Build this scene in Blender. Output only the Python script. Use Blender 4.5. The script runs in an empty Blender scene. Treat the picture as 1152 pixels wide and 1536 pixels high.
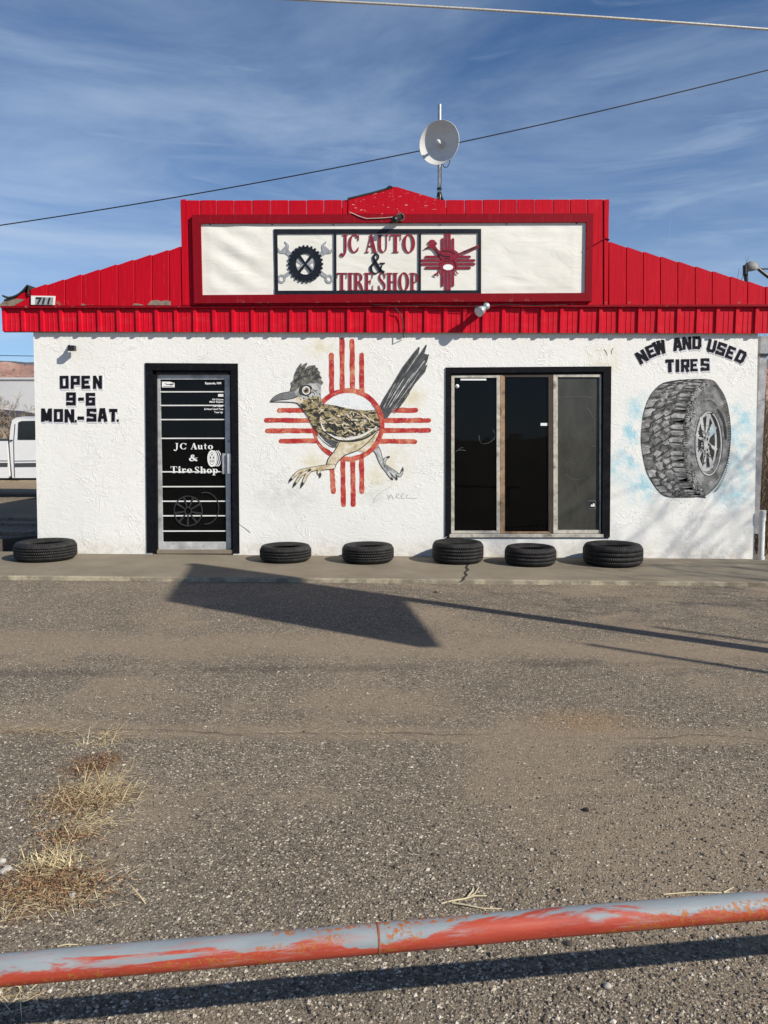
import bpy, bmesh, math, random
import numpy as np
from mathutils import Vector, Matrix, noise as mnoise
random.seed(7); RNG = np.random.default_rng(11)
scene = bpy.context.scene
COL = scene.collection
R = math.radians

# ------------------------------------------------------------------ camera, sky, sun, exposure
FOC, CX, CY = 1154.0, 576.0, 768.0            # focal length and centre of the photograph, in its pixels
CAM = Vector((0.0, -9.9, 1.6)); YAW, PITCH, ROLL = 0.015, -0.098, 0.0004
_f = Vector((-math.sin(YAW)*math.cos(PITCH), math.cos(YAW)*math.cos(PITCH), math.sin(PITCH)))
_r0 = Vector((math.cos(YAW), math.sin(YAW), 0)); _u0 = _r0.cross(_f)
_r = _r0*math.cos(ROLL)+_u0*math.sin(ROLL); _u = -_r0*math.sin(ROLL)+_u0*math.cos(ROLL)
cam = bpy.data.cameras.new('camera'); camo = bpy.data.objects.new('camera', cam); COL.objects.link(camo)
M3 = Matrix((_r, _u, -_f)).transposed()
camo.matrix_world = Matrix.Translation(CAM) @ M3.to_4x4()
cam.sensor_fit = 'VERTICAL'; cam.sensor_height = 36; cam.lens = FOC/1536*36
cam.clip_end = 8000; cam.clip_start = 0.05
scene.camera = camo

SUN_EL, SUN_AZ = R(33), R(122.7)              # azimuth clockwise from +Y: behind the camera, to the right
world = bpy.data.worlds.new('World'); scene.world = world; world.use_nodes = True
wn, wl = world.node_tree.nodes, world.node_tree.links
wn.clear()
wo = wn.new('ShaderNodeOutputWorld'); bg = wn.new('ShaderNodeBackground'); sky = wn.new('ShaderNodeTexSky')
sky.sky_type = 'NISHITA'; sky.sun_disc = False; sky.sun_elevation = SUN_EL; sky.sun_rotation = SUN_AZ
sky.altitude = 1700; sky.air_density = 1.0; sky.dust_density = 0.3; sky.ozone_density = 4.0
bg.inputs['Strength'].default_value = 0.071
def wnode(t, **kw):
    n = wn.new(t)
    for k, v in kw.items(): setattr(n, k, v)
    return n
tc = wnode('ShaderNodeTexCoord')
def cloud_layer(scale, rot, loc, nscale, detail, lo, hi, dist):
    mp = wnode('ShaderNodeMapping'); mp.inputs['Scale'].default_value = scale; mp.inputs['Rotation'].default_value = rot; mp.inputs['Location'].default_value = loc
    nz = wnode('ShaderNodeTexNoise'); nz.inputs['Scale'].default_value = nscale; nz.inputs['Detail'].default_value = detail
    nz.inputs['Roughness'].default_value = 0.6; nz.inputs['Distortion'].default_value = dist
    mr = wnode('ShaderNodeMapRange'); mr.interpolation_type = 'SMOOTHSTEP'
    mr.inputs['From Min'].default_value = lo; mr.inputs['From Max'].default_value = hi
    wl.new(tc.outputs['Generated'], mp.inputs['Vector']); wl.new(mp.outputs['Vector'], nz.inputs['Vector'])
    wl.new(nz.outputs['Fac'], mr.inputs['Value'])
    return mr.outputs['Result']
def wmath(op, a, b):
    n = wnode('ShaderNodeMath', operation=op)
    for i, v in enumerate((a, b)):
        if isinstance(v, (int, float)): n.inputs[i].default_value = v
        else: wl.new(v, n.inputs[i])
    return n.outputs[0]
c1 = cloud_layer((1.2, 1.0, 4.5), (0.0, 0.25, 0.0), (0.3, 0.1, 0.7), 1.6, 9, 0.33, 0.84, 0.6)     # broad veils
c2 = cloud_layer((2.0, 1.0, 13.0), (0.0, -0.18, 0.0), (2.1, 0.4, 0.2), 2.2, 11, 0.44, 0.80, 0.9)   # wind-drawn streaks
c3 = cloud_layer((6.0, 1.0, 3.0), (0.0, 0.75, 0.0), (0.9, 1.3, 4.2), 1.7, 10, 0.56, 0.86, 0.8)      # a few slanting wisps
cl = wmath('MAXIMUM', wmath('MULTIPLY', c1, 0.42), wmath('MAXIMUM', wmath('MULTIPLY', c2, 0.27), wmath('MULTIPLY', c3, 0.35)))
gr = wnode('ShaderNodeRGBCurve')
mixc = wnode('ShaderNodeMix', data_type='RGBA')
mixc.inputs['B'].default_value = (6.6, 7.9, 9.6, 1)
sepd = wnode('ShaderNodeSeparateXYZ'); wl.new(tc.outputs['Generated'], sepd.inputs[0])
veil = wnode('ShaderNodeMapRange'); veil.interpolation_type = 'SMOOTHSTEP'                       # thin high cloud thickens towards the horizon all round
veil.inputs['From Min'].default_value = 0.50; veil.inputs['From Max'].default_value = 0.02; veil.inputs['To Min'].default_value = 0.0; veil.inputs['To Max'].default_value = 0.50
wl.new(sepd.outputs[2], veil.inputs['Value'])
cl = wmath('MINIMUM', wmath('ADD', cl, wmath('MULTIPLY', veil.outputs[0], wmath('ADD', 0.55, wmath('MULTIPLY', c1, 0.9)))), 0.8)
tint = wnode('ShaderNodeMix', data_type='RGBA', blend_type='MULTIPLY'); tint.inputs['Factor'].default_value = 1.0
tint.inputs['B'].default_value = (0.78, 1.03, 1.20, 1); wl.new(sky.outputs[0], tint.inputs['A'])
wl.new(cl, mixc.inputs['Factor']); wl.new(tint.outputs['Result'], mixc.inputs['A'])
wl.new(mixc.outputs['Result'], bg.inputs['Color']); wl.new(bg.outputs[0], wo.inputs['Surface'])
wn.remove(gr)
sun = bpy.data.lights.new('sun', 'SUN'); sun.energy = 5.0; sun.angle = R(0.53); sun.color = (1.0, 0.93, 0.82)
suno = bpy.data.objects.new('sun', sun); COL.objects.link(suno)
TO_SUN = Vector((math.sin(SUN_AZ)*math.cos(SUN_EL), math.cos(SUN_AZ)*math.cos(SUN_EL), math.sin(SUN_EL)))
suno.rotation_euler = TO_SUN.to_track_quat('Z', 'Y').to_euler()
vs = scene.view_settings; vs.view_transform = 'Standard'; vs.look = 'None'; vs.exposure = 0.33; vs.gamma = 1.0; vs.use_curve_mapping = False
scene.cycles.max_bounces = 6; scene.cycles.transparent_max_bounces = 12

# ------------------------------------------------------------------ measuring the photograph
def ray(px, py): return (_r*((px-CX)/FOC) - _u*((py-CY)/FOC) + _f)
def W(px, py, Y=0.0):                          # the point of the vertical plane y = Y seen at a pixel
    d = ray(px, py); t = (Y-CAM.y)/d.y; return CAM + d*t
SLOPE = -0.0054
def gz(x): return SLOPE*max(-9.0, min(9.0, x))  # the lot falls slightly to the right
def G(px, py, h=0.0):                          # the point of the ground seen at a pixel
    d = ray(px, py); z = h
    for _ in range(4):
        t = (z-CAM.z)/d.z; p = CAM+d*t; z = h+gz(p.x)
    return p

# ------------------------------------------------------------------ objects
def tag(o, label=None, cat=None, group=None, kind=None):
    for k, v in (('label', label), ('category', cat), ('group', group), ('kind', kind)):
        if v: o[k] = v
    return o
def thing(name, loc, label, cat, group=None):
    o = bpy.data.objects.new(name, None); COL.objects.link(o); o.location = loc; o.empty_display_size = 0.1
    return tag(o, label, cat, group)
def root_loc(o):
    l = Vector((0, 0, 0))
    while o: l = l+o.location; o = o.parent
    return l
class MB:
    def __init__(s): s.v = []; s.f = []; s.sm = []
    def add(s, vs, fs, smooth=False):
        b = len(s.v); s.v += [tuple(v) for v in vs]
        for f in fs: s.f.append(tuple(i+b for i in f)); s.sm.append(smooth)
        return s
    def box(s, a, b, bev=0.0):
        x0, y0, z0 = min(a[0], b[0]), min(a[1], b[1]), min(a[2], b[2]); x1, y1, z1 = max(a[0], b[0]), max(a[1], b[1]), max(a[2], b[2])
        vs = [(x0,y0,z0),(x1,y0,z0),(x1,y1,z0),(x0,y1,z0),(x0,y0,z1),(x1,y0,z1),(x1,y1,z1),(x0,y1,z1)]
        return s.add(vs, [(0,3,2,1),(4,5,6,7),(0,1,5,4),(1,2,6,5),(2,3,7,6),(3,0,4,7)])
    def hexa(s, front, depth):                 # a front outline (points), pushed back along y
        n = len(front); vs = [tuple(p) for p in front]+[(p[0], p[1]+depth, p[2]) for p in front]
        fs = [tuple(range(n)), tuple(range(2*n-1, n-1, -1))]+[(i, n+i, n+(i+1) % n, (i+1) % n) for i in range(n)]
        return s.add(vs, fs)
    def tube(s, pts, rad, n=8, caps=True, smooth=True):
        pts = [Vector(p) for p in pts]; m = len(pts)
        rads = rad if isinstance(rad, (list, tuple)) else [rad]*m
        up = None; vs = []
        for i, p in enumerate(pts):
            t = (pts[min(i+1, m-1)]-pts[max(i-1, 0)]); t = t.normalized() if t.length > 1e-9 else Vector((0, 0, 1))
            if up is None: up = t.orthogonal().normalized()
            up = up-t*up.dot(t); up = up.normalized() if up.length > 1e-6 else t.orthogonal().normalized()
            w = t.cross(up)
            for k in range(n):
                a = 2*math.pi*k/n; vs.append(p+(up*math.cos(a)+w*math.sin(a))*rads[i])
        fs = [(i*n+k, i*n+(k+1) % n, (i+1)*n+(k+1) % n, (i+1)*n+k) for i in range(m-1) for k in range(n)]
        b = len(s.v); s.add(vs, fs, smooth)
        if caps:
            s.add(vs[:n], [tuple(range(n-1, -1, -1))]); s.add(vs[-n:], [tuple(range(n))])
        return s
    def lathe(s, prof, origin, axis=(0, 0, 1), n=48, smooth=True, closed=False):
        ax = Vector(axis).normalized(); u = ax.orthogonal().normalized(); w = ax.cross(u); o = Vector(origin); vs = []
        for r, h in prof:
            for k in range(n):
                a = 2*math.pi*k/n; vs.append(o+ax*h+(u*math.cos(a)+w*math.sin(a))*r)
        m = len(prof); rows = m if closed else m-1
        return s.add(vs, [(i*n+k, i*n+(k+1) % n, ((i+1) % m)*n+(k+1) % n, ((i+1) % m)*n+k) for i in range(rows) for k in range(n)], smooth)
    def mesh(s, name, mat, off=Vector((0, 0, 0))):
        me = bpy.data.meshes.new(name)
        me.from_pydata([(v[0]-off.x, v[1]-off.y, v[2]-off.z) for v in s.v], [], s.f)
        me.polygons.foreach_set('use_smooth', s.sm)
        if mat: me.materials.append(mat)
        me.update(); return me
    def build(s, name, mat, parent=None, fix=False):
        off = root_loc(parent) if parent else Vector((0, 0, 0))
        me = s.mesh(name, mat, off)
        if fix:
            bm = bmesh.new(); bm.from_mesh(me); bmesh.ops.recalc_face_normals(bm, faces=bm.faces); bm.to_mesh(me); bm.free()
        o = bpy.data.objects.new(name, me); COL.objects.link(o)
        if parent: o.parent = parent
        return o
def smooth_path(pts, n=6, closed=False):
    pts = [tuple(map(float, p)) for p in pts]; m = len(pts)
    if m < 3 and not closed: return pts
    out = []
    for i in range(m if closed else m-1):
        if closed: p0, p1, p2, p3 = pts[i-1], pts[i], pts[(i+1) % m], pts[(i+2) % m]
        else: p0, p1, p2, p3 = pts[max(i-1, 0)], pts[i], pts[i+1], pts[min(i+2, m-1)]
        for k in range(n):
            t = k/n
            out.append(tuple(0.5*(2*b+(c-a)*t+(2*a-5*b+4*c-d)*t*t+(3*b-3*c+d-a)*t**3) for a, b, c, d in zip(p0, p1, p2, p3)))
    if not closed: out.append(pts[-1])
    return out
class Flat(MB):                                # painted or cut-out shapes: 2D outlines laid on a plane y = Y, each with a little body
    def __init__(s, fn, Y, th=0.002): super().__init__(); s.fn = fn; s.Y = Y; s.th = th; s.k = 0
    def poly(s, pts):
        area = sum(a[0]*b[1]-b[0]*a[1] for a, b in zip(pts, pts[1:]+pts[:1]))
        y = s.Y-s.k*0.00006; s.k += 1
        q = [s.fn(p[0], p[1], y) for p in pts]
        if area > 0: q.reverse()               # pixel y runs down: keep the front facing the street
        n = len(q)
        return s.hexa([tuple(p) for p in reversed(q)] if False else [tuple(p) for p in q], s.th)
    def stroke(s, pts, w=None, n=6, sharp=False, round_ends=True):
        if w is not None: pts = [(p[0], p[1], w) for p in pts]
        if not sharp: pts = smooth_path(pts, n)
        L, Rr = [], []
        m = len(pts)
        for i, p in enumerate(pts):
            a = pts[max(i-1, 0)]; b = pts[min(i+1, m-1)]
            if sharp and 0 < i < m-1:
                d1 = Vector((p[0]-a[0], p[1]-a[1])).normalized(); d2 = Vector((b[0]-p[0], b[1]-p[1])).normalized()
                t = (d1+d2)
                t = t.normalized() if t.length > 1e-6 else d1
                sc = 1/max(0.5, abs(t.dot(d1)))
            else:
                t = Vector((b[0]-a[0], b[1]-a[1])); t = t.normalized() if t.length > 1e-9 else Vector((1, 0)); sc = 1
            nx, ny = -t.y*p[2]/2*sc, t.x*p[2]/2*sc
            L.append((p[0]+nx, p[1]+ny)); Rr.append((p[0]-nx, p[1]-ny))
        if round_ends:
            def cap(p, q, w):                  # a half circle past the end p, coming from q
                d = Vector((p[0]-q[0], p[1]-q[1])); d = d.normalized() if d.length > 1e-9 else Vector((1, 0)); n_ = Vector((-d.y, d.x))
                return [(p[0]+(n_.x*math.cos(a)+d.x*math.sin(a))*w/2, p[1]+(n_.y*math.cos(a)+d.y*math.sin(a))*w/2) for a in (0.5, 1.05, 1.57, 2.09, 2.64)]
            end = cap(pts[-1], pts[-2], pts[-1][2]); start = cap(pts[0], pts[1], pts[0][2])
            # L is on the +normal side
            ring = L+end+Rr[::-1]+start
        else: ring = L+Rr[::-1]
        return s.poly(ring)
    def oval(s, cx, cy, rx, ry, n=28, rot=0.0):
        c, d = math.cos(rot), math.sin(rot)
        return s.poly([(cx+rx*math.cos(2*math.pi*k/n)*c-ry*math.sin(2*math.pi*k/n)*d, cy+rx*math.cos(2*math.pi*k/n)*d+ry*math.sin(2*math.pi*k/n)*c) for k in range(n)])
    def ring(s, cx, cy, rx, ry, ix, iy, a0=0.0, a1=2*math.pi, n=40, jag=0.0):
        full = a1-a0 > 6.28
        y = s.Y-s.k*0.00006; s.k += 1
        A = [a0+(a1-a0)*k/n for k in range(n if full else n+1)]; m = len(A)
        o = [s.fn(cx+(rx+jag*random.uniform(-1, 1))*math.cos(a), cy+(ry+jag*random.uniform(-1, 1))*math.sin(a), y) for a in A]
        i = [s.fn(cx+(ix+jag*random.uniform(-1, 1))*math.cos(a), cy+(iy+jag*random.uniform(-1, 1))*math.sin(a), y) for a in A]
        ob = [Vector((p.x, p.y+s.th, p.z)) for p in o]; ib = [Vector((p.x, p.y+s.th, p.z)) for p in i]
        fs = []
        for k in range(m if full else m-1):
            j = (k+1) % m
            fs += [(k, j, m+j, m+k), (k, 2*m+k, 2*m+j, j), (m+k, m+j, 3*m+j, 3*m+k)]
        return s.add(o+i+ob+ib, fs)

# ------------------------------------------------------------------ materials
def new_mat(name):
    m = bpy.data.materials.new(name); m.use_nodes = True
    return m, m.node_tree.nodes, m.node_tree.links, m.node_tree.nodes['Principled BSDF']
class NT:                                      # small node-writing helper
    def __init__(s, m): s.n = m.node_tree.nodes; s.l = m.node_tree.links
    def put(s, sock, v):
        if v is None: return
        if isinstance(v, bpy.types.NodeSocket): s.l.new(v, sock)
        elif isinstance(v, (tuple, list)) and sock.type == 'RGBA' and len(v) == 3: sock.default_value = (*v, 1)
        else: sock.default_value = v
    def node(s, t, ins=None, **kw):
        n = s.n.new(t)
        for k, v in kw.items(): setattr(n, k, v)
        for k, v in (ins or {}).items(): s.put(n.inputs[k], v)
        return n
    def pos(s): return s.node('ShaderNodeNewGeometry').outputs['Position']
    def obj(s): return s.node('ShaderNodeTexCoord').outputs['Object']
    def map(s, v, scale=(1, 1, 1), rot=(0, 0, 0), loc=(0, 0, 0)):
        return s.node('ShaderNodeMapping', {'Vector': v, 'Scale': scale, 'Rotation': rot, 'Location': loc}).outputs[0]
    def noise(s, v, scale, detail=4, rough=0.55, dist=0.0, out='Fac'):
        return s.node('ShaderNodeTexNoise', {'Vector': v, 'Scale': scale, 'Detail': detail, 'Roughness': rough, 'Distortion': dist}).outputs[out]
    def vor(s, v, scale, feature='F1', out='Distance', rnd=1.0):
        return s.node('ShaderNodeTexVoronoi', {'Vector': v, 'Scale': scale, 'Randomness': rnd}, feature=feature).outputs[out]
    def math(s, op, a, b=0.0, c=None, clamp=False):
        n = s.node('ShaderNodeMath', operation=op, use_clamp=clamp); s.put(n.inputs[0], a); s.put(n.inputs[1], b)
        if c is not None: s.put(n.inputs[2], c)
        return n.outputs[0]
    def step(s, v, lo, hi, a=0.0, b=1.0):
        return s.node('ShaderNodeMapRange', {'Value': v, 'From Min': lo, 'From Max': hi, 'To Min': a, 'To Max': b}, interpolation_type='SMOOTHSTEP').outputs[0]
    def mix(s, f, a, b, mode='MIX'):
        n = s.node('ShaderNodeMix', data_type='RGBA', blend_type=mode)
        s.put(n.inputs['Factor'], f); s.put(n.inputs['A'], a); s.put(n.inputs['B'], b); return n.outputs['Result']
    def ramp(s, f, stops):
        n = s.node('ShaderNodeValToRGB', {'Fac': f}); e = n.color_ramp.elements
        while len(e) < len(stops): e.new(0.5)
        for el, (p, c) in zip(e, stops): el.position = p; el.color = (*c, 1) if len(c) == 3 else c
        return n.outputs[0]
    def xyz(s, v): return s.node('ShaderNodeSeparateXYZ', {'Vector': v}).outputs
    def bump(s, h, strength=0.5, dist=0.01, normal=None):
        n = s.node('ShaderNodeBump', {'Height': h, 'Strength': strength, 'Distance': dist})
        if normal is not None: s.l.new(normal, n.inputs['Normal'])
        return n.outputs[0]
def plain(name, col, rough=0.6, metal=0.0, var=0.25, nscale=12, bump=0.15, bscale=60, bdist=0.003, spec=None, dirt=None, coords='pos'):
    m, n, l, b = new_mat(name); t = NT(m); v = t.pos() if coords == 'pos' else t.obj()
    nz = t.noise(v, nscale, 6, 0.6)
    lo = tuple(c*(1-var) for c in col); hi = tuple(min(1, c*(1+var)) for c in col)
    c = t.ramp(nz, [(0.3, lo), (0.7, hi)])
    if dirt: c = t.mix(t.step(t.noise(v, nscale*0.45, 8, 0.65), 0.5, 0.72), c, dirt)
    t.put(b.inputs['Base Color'], c); b.inputs['Metallic'].default_value = metal
    t.put(b.inputs['Roughness'], t.step(nz, 0.2, 0.8, max(0, rough-0.1), min(1, rough+0.1)))
    if spec is not None: b.inputs['Specular IOR Level'].default_value = spec
    if bump: t.put(b.inputs['Normal'], t.bump(t.noise(v, bscale, 5, 0.6), bump, bdist))
    return m
def stucco_normal(t, strength=1.0):
    v = t.pos()
    w = t.node('ShaderNodeVectorMath', {0: v, 1: t.node('ShaderNodeVectorMath', {0: t.noise(v, 3.0, 3, 0.5, out='Color'), 'Scale': 0.35}, operation='SCALE').outputs[0]}, operation='ADD').outputs[0]
    fine = t.noise(v, 46, 8, 0.68)
    trowel = t.noise(t.map(w, (9, 9, 22), (0, 0.7, 0)), 1.0, 6, 0.6, 0.8)
    trowel2 = t.noise(t.map(w, (26, 26, 10), (0, -0.5, 0)), 1.0, 5, 0.6, 0.5)
    ridge = t.math('SUBTRACT', 1.0, t.step(t.math('ABSOLUTE', t.math('SUBTRACT', t.noise(w, 5.5, 5, 0.55, 1.2), 0.5)), 0.0, 0.035))
    rmask = t.step(t.noise(v, 2.2, 3), 0.48, 0.62)
    h = t.math('ADD', t.math('MULTIPLY', fine, 0.34), t.math('MULTIPLY', trowel, 0.7))
    h = t.math('ADD', h, t.math('MULTIPLY', trowel2, 0.4))
    h = t.math('ADD', h, t.math('MULTIPLY', t.math('MULTIPLY', ridge, rmask), 0.42))
    return t.bump(h, 0.62*strength, 0.0095)
def spot(t, sx, sz, px, py, rad, ax=1.0):      # a soft-edged patch of old paint round a pixel of the wall
    c = W(px, py)
    dx = t.math('MULTIPLY', t.math('SUBTRACT', sx, c.x), 1/ax); dz = t.math('SUBTRACT', sz, c.z)
    d = t.math('SQRT', t.math('ADD', t.math('MULTIPLY', dx, dx), t.math('MULTIPLY', dz, dz)))
    return t.step(d, 0.0, rad, 1.0, 0.0)
def make_stucco():
    m, n, l, b = new_mat('white_stucco'); t = NT(m); v = t.pos(); X = t.xyz(v)
    big = t.noise(v, 1.1, 6, 0.6); mid = t.noise(v, 6, 8, 0.65)
    c = t.ramp(big, [(0.3, (0.74, 0.735, 0.70)), (0.7, (0.80, 0.795, 0.765))])
    c = t.mix(t.math('MULTIPLY', t.step(mid, 0.52, 0.75), 0.35), c, (0.62, 0.60, 0.53))
    # splash-back grime by the slab
    low = t.math('MULTIPLY', t.step(X[2], 0.05, 0.34, 1.0, 0.0), t.step(t.noise(v, 9, 6, 0.7), 0.35, 0.7))
    c = t.mix(t.math('MULTIPLY', low, 0.55), c, (0.42, 0.36, 0.28))
    # chipped patches
    chip = t.math('MULTIPLY', t.step(t.noise(v, 21, 7, 0.62), 0.675, 0.70), t.step(t.noise(v, 1.6, 3), 0.52, 0.64))
    c = t.mix(t.math('MULTIPLY', chip, 0.85), c, (0.30, 0.28, 0.25))
    # sprayed sky-blue paint round the tyre mural
    clump = t.step(t.noise(v, 5.5, 7, 0.65), 0.36, 0.68)
    s = None
    for px, py, r in ((963,613,.30),(934,697,.36),(966,731,.36),(1113,625,.30),(1112,655,.34),(1110,692,.34),(1098,735,.40),(945,650,.25)):
        q = spot(t, X[0], X[2], px, py, r); s = q if s is None else t.math('MAXIMUM', s, q)
    c = t.mix(t.math('MULTIPLY', t.math('MULTIPLY', s, clump), 0.95), c, (0.25, 0.56, 0.68))
    # washed-over older paint under the bird
    s = None
    for px, py, r, a in ((425,745,.32,2.2),(560,742,.2,1.4)):
        q = spot(t, X[0], X[2], px, py, r, a); s = q if s is None else t.math('MAXIMUM', s, q)
    c = t.mix(t.math('MULTIPLY', t.math('MULTIPLY', s, t.step(mid, 0.3, 0.6)), 0.5), c, (0.46, 0.50, 0.44))
    s = None
    for px, py, r, a in ((590,700,.34,1.0),(470,695,.24,1.2),(617,597,.24,1.2),(480,522,.2,1.5),(905,540,.25,1.3),(565,715,.25,1)):
        q = spot(t, X[0], X[2], px, py, r, a); s = q if s is None else t.math('MAXIMUM', s, q)
    c = t.mix(t.math('MULTIPLY', t.math('MULTIPLY', s, t.step(mid, 0.32, 0.62)), 0.6), c, (0.64, 0.57, 0.34))
    t.put(b.inputs['Base Color'], c); b.inputs['Roughness'].default_value = 0.85; b.inputs['Specular IOR Level'].default_value = 0.2
    t.put(b.inputs['Normal'], stucco_normal(t)); return m
def wall_paint(name, stops, scale=14, wear=0.12, detail=7, spread=(1, 1, 1), rot=(0, 0, 0)):   # paint on the stucco, same relief below
    m, n, l, b = new_mat(name); t = NT(m); v = t.pos()
    nz = t.noise(t.map(v, spread, rot), scale, detail, 0.62, 0.4)
    c = t.ramp(nz, stops)
    if wear:
        wm = t.step(t.noise(v, 38, 7, 0.7), 0.66-wear*0.5, 0.76-wear*0.5)
        c = t.mix(t.math('MULTIPLY', wm, 0.75), c, (0.74, 0.73, 0.69))
    t.put(b.inputs['Base Color'], c); b.inputs['Roughness'].default_value = 0.75; b.inputs['Specular IOR Level'].default_value = 0.25
    t.put(b.inputs['Normal'], stucco_normal(t, 0.8)); return m
def make_red_wood(name, col, dark, chips=0.0, grain=1.0):
    m, n, l, b = new_mat(name); t = NT(m); v = t.pos(); X = t.xyz(v)
    rnd = t.node('ShaderNodeObjectInfo').outputs['Random']
    vv = t.node('ShaderNodeVectorMath', {0: v, 1: t.node('ShaderNodeCombineXYZ', {'X': t.math('MULTIPLY', rnd, 9.0), 'Y': t.math('MULTIPLY', rnd, 5.0), 'Z': 0.0}).outputs[0]}, operation='ADD').outputs[0]
    g = t.noise(t.map(vv, (55, 55, 2.2)), 1.0, 8, 0.65, 0.6)
    c = t.mix(t.step(g, 0.3, 0.72), dark, col)
    c = t.mix(t.math('MULTIPLY', t.step(t.noise(vv, 2.5, 4), 0.35, 0.7), 0.35), c, tuple(x*0.75 for x in col))
    c = t.mix(t.math('MULTIPLY', rnd, 0.28), c, tuple(x*0.62 for x in col))
    c = t.mix(t.math('MULTIPLY', t.step(t.noise(t.map(vv, (40, 40, 3)), 1.0, 9, 0.75), 0.56, 0.70), 0.55), c, tuple(min(1, x*1.15+0.035) for x in col))
    c = t.mix(t.math('MULTIPLY', t.step(t.noise(t.map(vv, (30, 30, 9)), 1.0, 9, 0.78), 0.645, 0.68), 0.6), c, tuple(x*0.42+0.004 for x in col))
    if chips:
        cm = t.step(t.noise(t.map(v, (7, 7, 22), (0, 0.3, 0)), 1.6, 9, 0.72), 0.70-chips, 0.72-chips)
        c = t.mix(cm, c, (0.62, 0.50, 0.46))
    # bare, weathered feet of some boards
    lowz = W(240, 457).z
    foot = t.math('MULTIPLY', t.step(X[2], lowz, lowz+0.06, 1.0, 0.0), t.step(t.noise(vv, 9, 8, 0.72), 0.58, 0.66))
    c = t.mix(t.math('MULTIPLY', foot, 0.8), c, (0.20, 0.14, 0.10))
    t.put(b.inputs['Base Color'], c); b.inputs['Roughness'].default_value = 0.65; b.inputs['Specular IOR Level'].default_value = 0.14
    h = t.math('ADD', g, t.math('MULTIPLY', t.noise(vv, 60, 5), 0.4))
    t.put(b.inputs['Normal'], t.bump(h, 0.55*grain, 0.004)); return m
def make_asphalt():
    m, n, l, b = new_mat('chip_seal_asphalt'); t = NT(m); v = t.pos(); X = t.xyz(v)
    v2 = t.map(v, (1, 1, 0))
    warp = t.noise(v2, 0.7, 4, 0.6)
    def band(y, half, soft, amp):
        d = t.math('ABSOLUTE', t.math('SUBTRACT', t.math('ADD', X[1], t.math('MULTIPLY', t.math('SUBTRACT', warp, 0.5), amp)), y))
        return t.step(d, half, half+soft, 1.0, 0.0)
    y1, y2 = G(300, 968).y, G(500, 1098).y
    sand = t.math('MAXIMUM', t.math('MULTIPLY', band(y1, 0.10, 0.40, 1.1), 0.9), t.math('MULTIPLY', band(y2, 0.03, 0.16, 0.35), 0.9))
    sand = t.math('MAXIMUM', sand, t.math('MULTIPLY', t.step(t.noise(v2, 0.62, 6, 0.62), 0.49, 0.60), 0.85))
    q = G(1010, 1290); d = t.math('SQRT', t.math('ADD', t.math('POWER', t.math('SUBTRACT', X[0], q.x), 2.0), t.math('POWER', t.math('MULTIPLY', t.math('SUBTRACT', X[1], q.y), 0.8), 2.0)))
    sand = t.math('MAXIMUM', sand, t.math('MULTIPLY', t.step(t.math('ADD', d, t.math('MULTIPLY', warp, 0.5)), 0.35, 1.3, 1.0, 0.0), 0.85))
    sand = t.math('MULTIPLY', sand, t.step(t.noise(v2, 9, 6, 0.7), 0.25, 0.6, 0.45, 1.0))
    base = t.ramp(t.noise(v2, 1.3, 7, 0.6), [(0.3, (0.141, 0.116, 0.087)), (0.7, (0.232, 0.190, 0.141))])
    def chips(scale, thr, seed):
        vv = t.map(v2, (1, 1, 1), (0, 0, seed), (seed, seed*2, 0))
        wv = t.node('ShaderNodeVectorMath', {0: vv, 1: t.node('ShaderNodeVectorMath', {0: t.noise(vv, scale*1.6, 2, out='Color'), 'Scale': 0.5/scale}, operation='SCALE').outputs[0]}, operation='ADD').outputs[0]
        dist = t.vor(wv, scale); col = t.vor(wv, scale, out='Color')
        cr = t.xyz(col)
        return t.step(dist, thr, thr+0.12, 1.0, 0.0), cr
    a1, c1_ = chips(78, 0.38, 0.3); a2, c2_ = chips(120, 0.38, 1.1)
    colr1 = t.ramp(c1_[0], [(0.0, (0.064, 0.054, 0.045)), (0.42, (0.175, 0.147, 0.110)), (0.72, (0.336, 0.278, 0.204)), (0.90, (0.480, 0.413, 0.310)), (1.0, (0.767, 0.684, 0.536))])
    colr2 = t.ramp(c2_[1], [(0.0, (0.072, 0.060, 0.048)), (0.5, (0.191, 0.159, 0.120)), (0.85, (0.351, 0.302, 0.226)), (1.0, (0.608, 0.541, 0.423))])
    ch = t.mix(a2, base, colr2); ch = t.mix(a1, ch, colr1)
    sandc = t.ramp(t.noise(v2, 40, 8, 0.75), [(0.3, (0.216, 0.167, 0.118)), (0.7, (0.328, 0.259, 0.181))])
    c = t.mix(t.math('MULTIPLY', sand, 0.80), ch, sandc)
    # ragged joint with caught dirt, and an old dark drag mark
    wig = t.math('ADD', t.math('MULTIPLY', t.math('SUBTRACT', t.noise(v2, 1.5, 6, 0.65), 0.5), 0.30), t.math('MULTIPLY', t.math('SUBTRACT', t.noise(v2, 14, 4, 0.6), 0.5), 0.035))
    jn = t.step(t.math('ABSOLUTE', t.math('ADD', t.math('SUBTRACT', X[1], y2-0.02), wig)), 0.006, 0.020, 1.0, 0.0)
    c = t.mix(t.math('MULTIPLY', jn, t.step(t.noise(v2, 2.3, 4), 0.38, 0.62, 0.0, 0.6)), c, (0.059, 0.044, 0.033))
    y3 = G(600, 1000).y
    dm = t.step(t.math('ABSOLUTE', t.math('ADD', t.math('SUBTRACT', X[1], t.math('ADD', t.math('MULTIPLY', X[0], 0.10), y3)), wig)), 0.02, 0.13, 1.0, 0.0)
    c = t.mix(t.math('MULTIPLY', dm, t.step(t.noise(v2, 1.1, 5), 0.38, 0.6, 0.0, 0.42)), c, (0.054, 0.046, 0.042))
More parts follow.
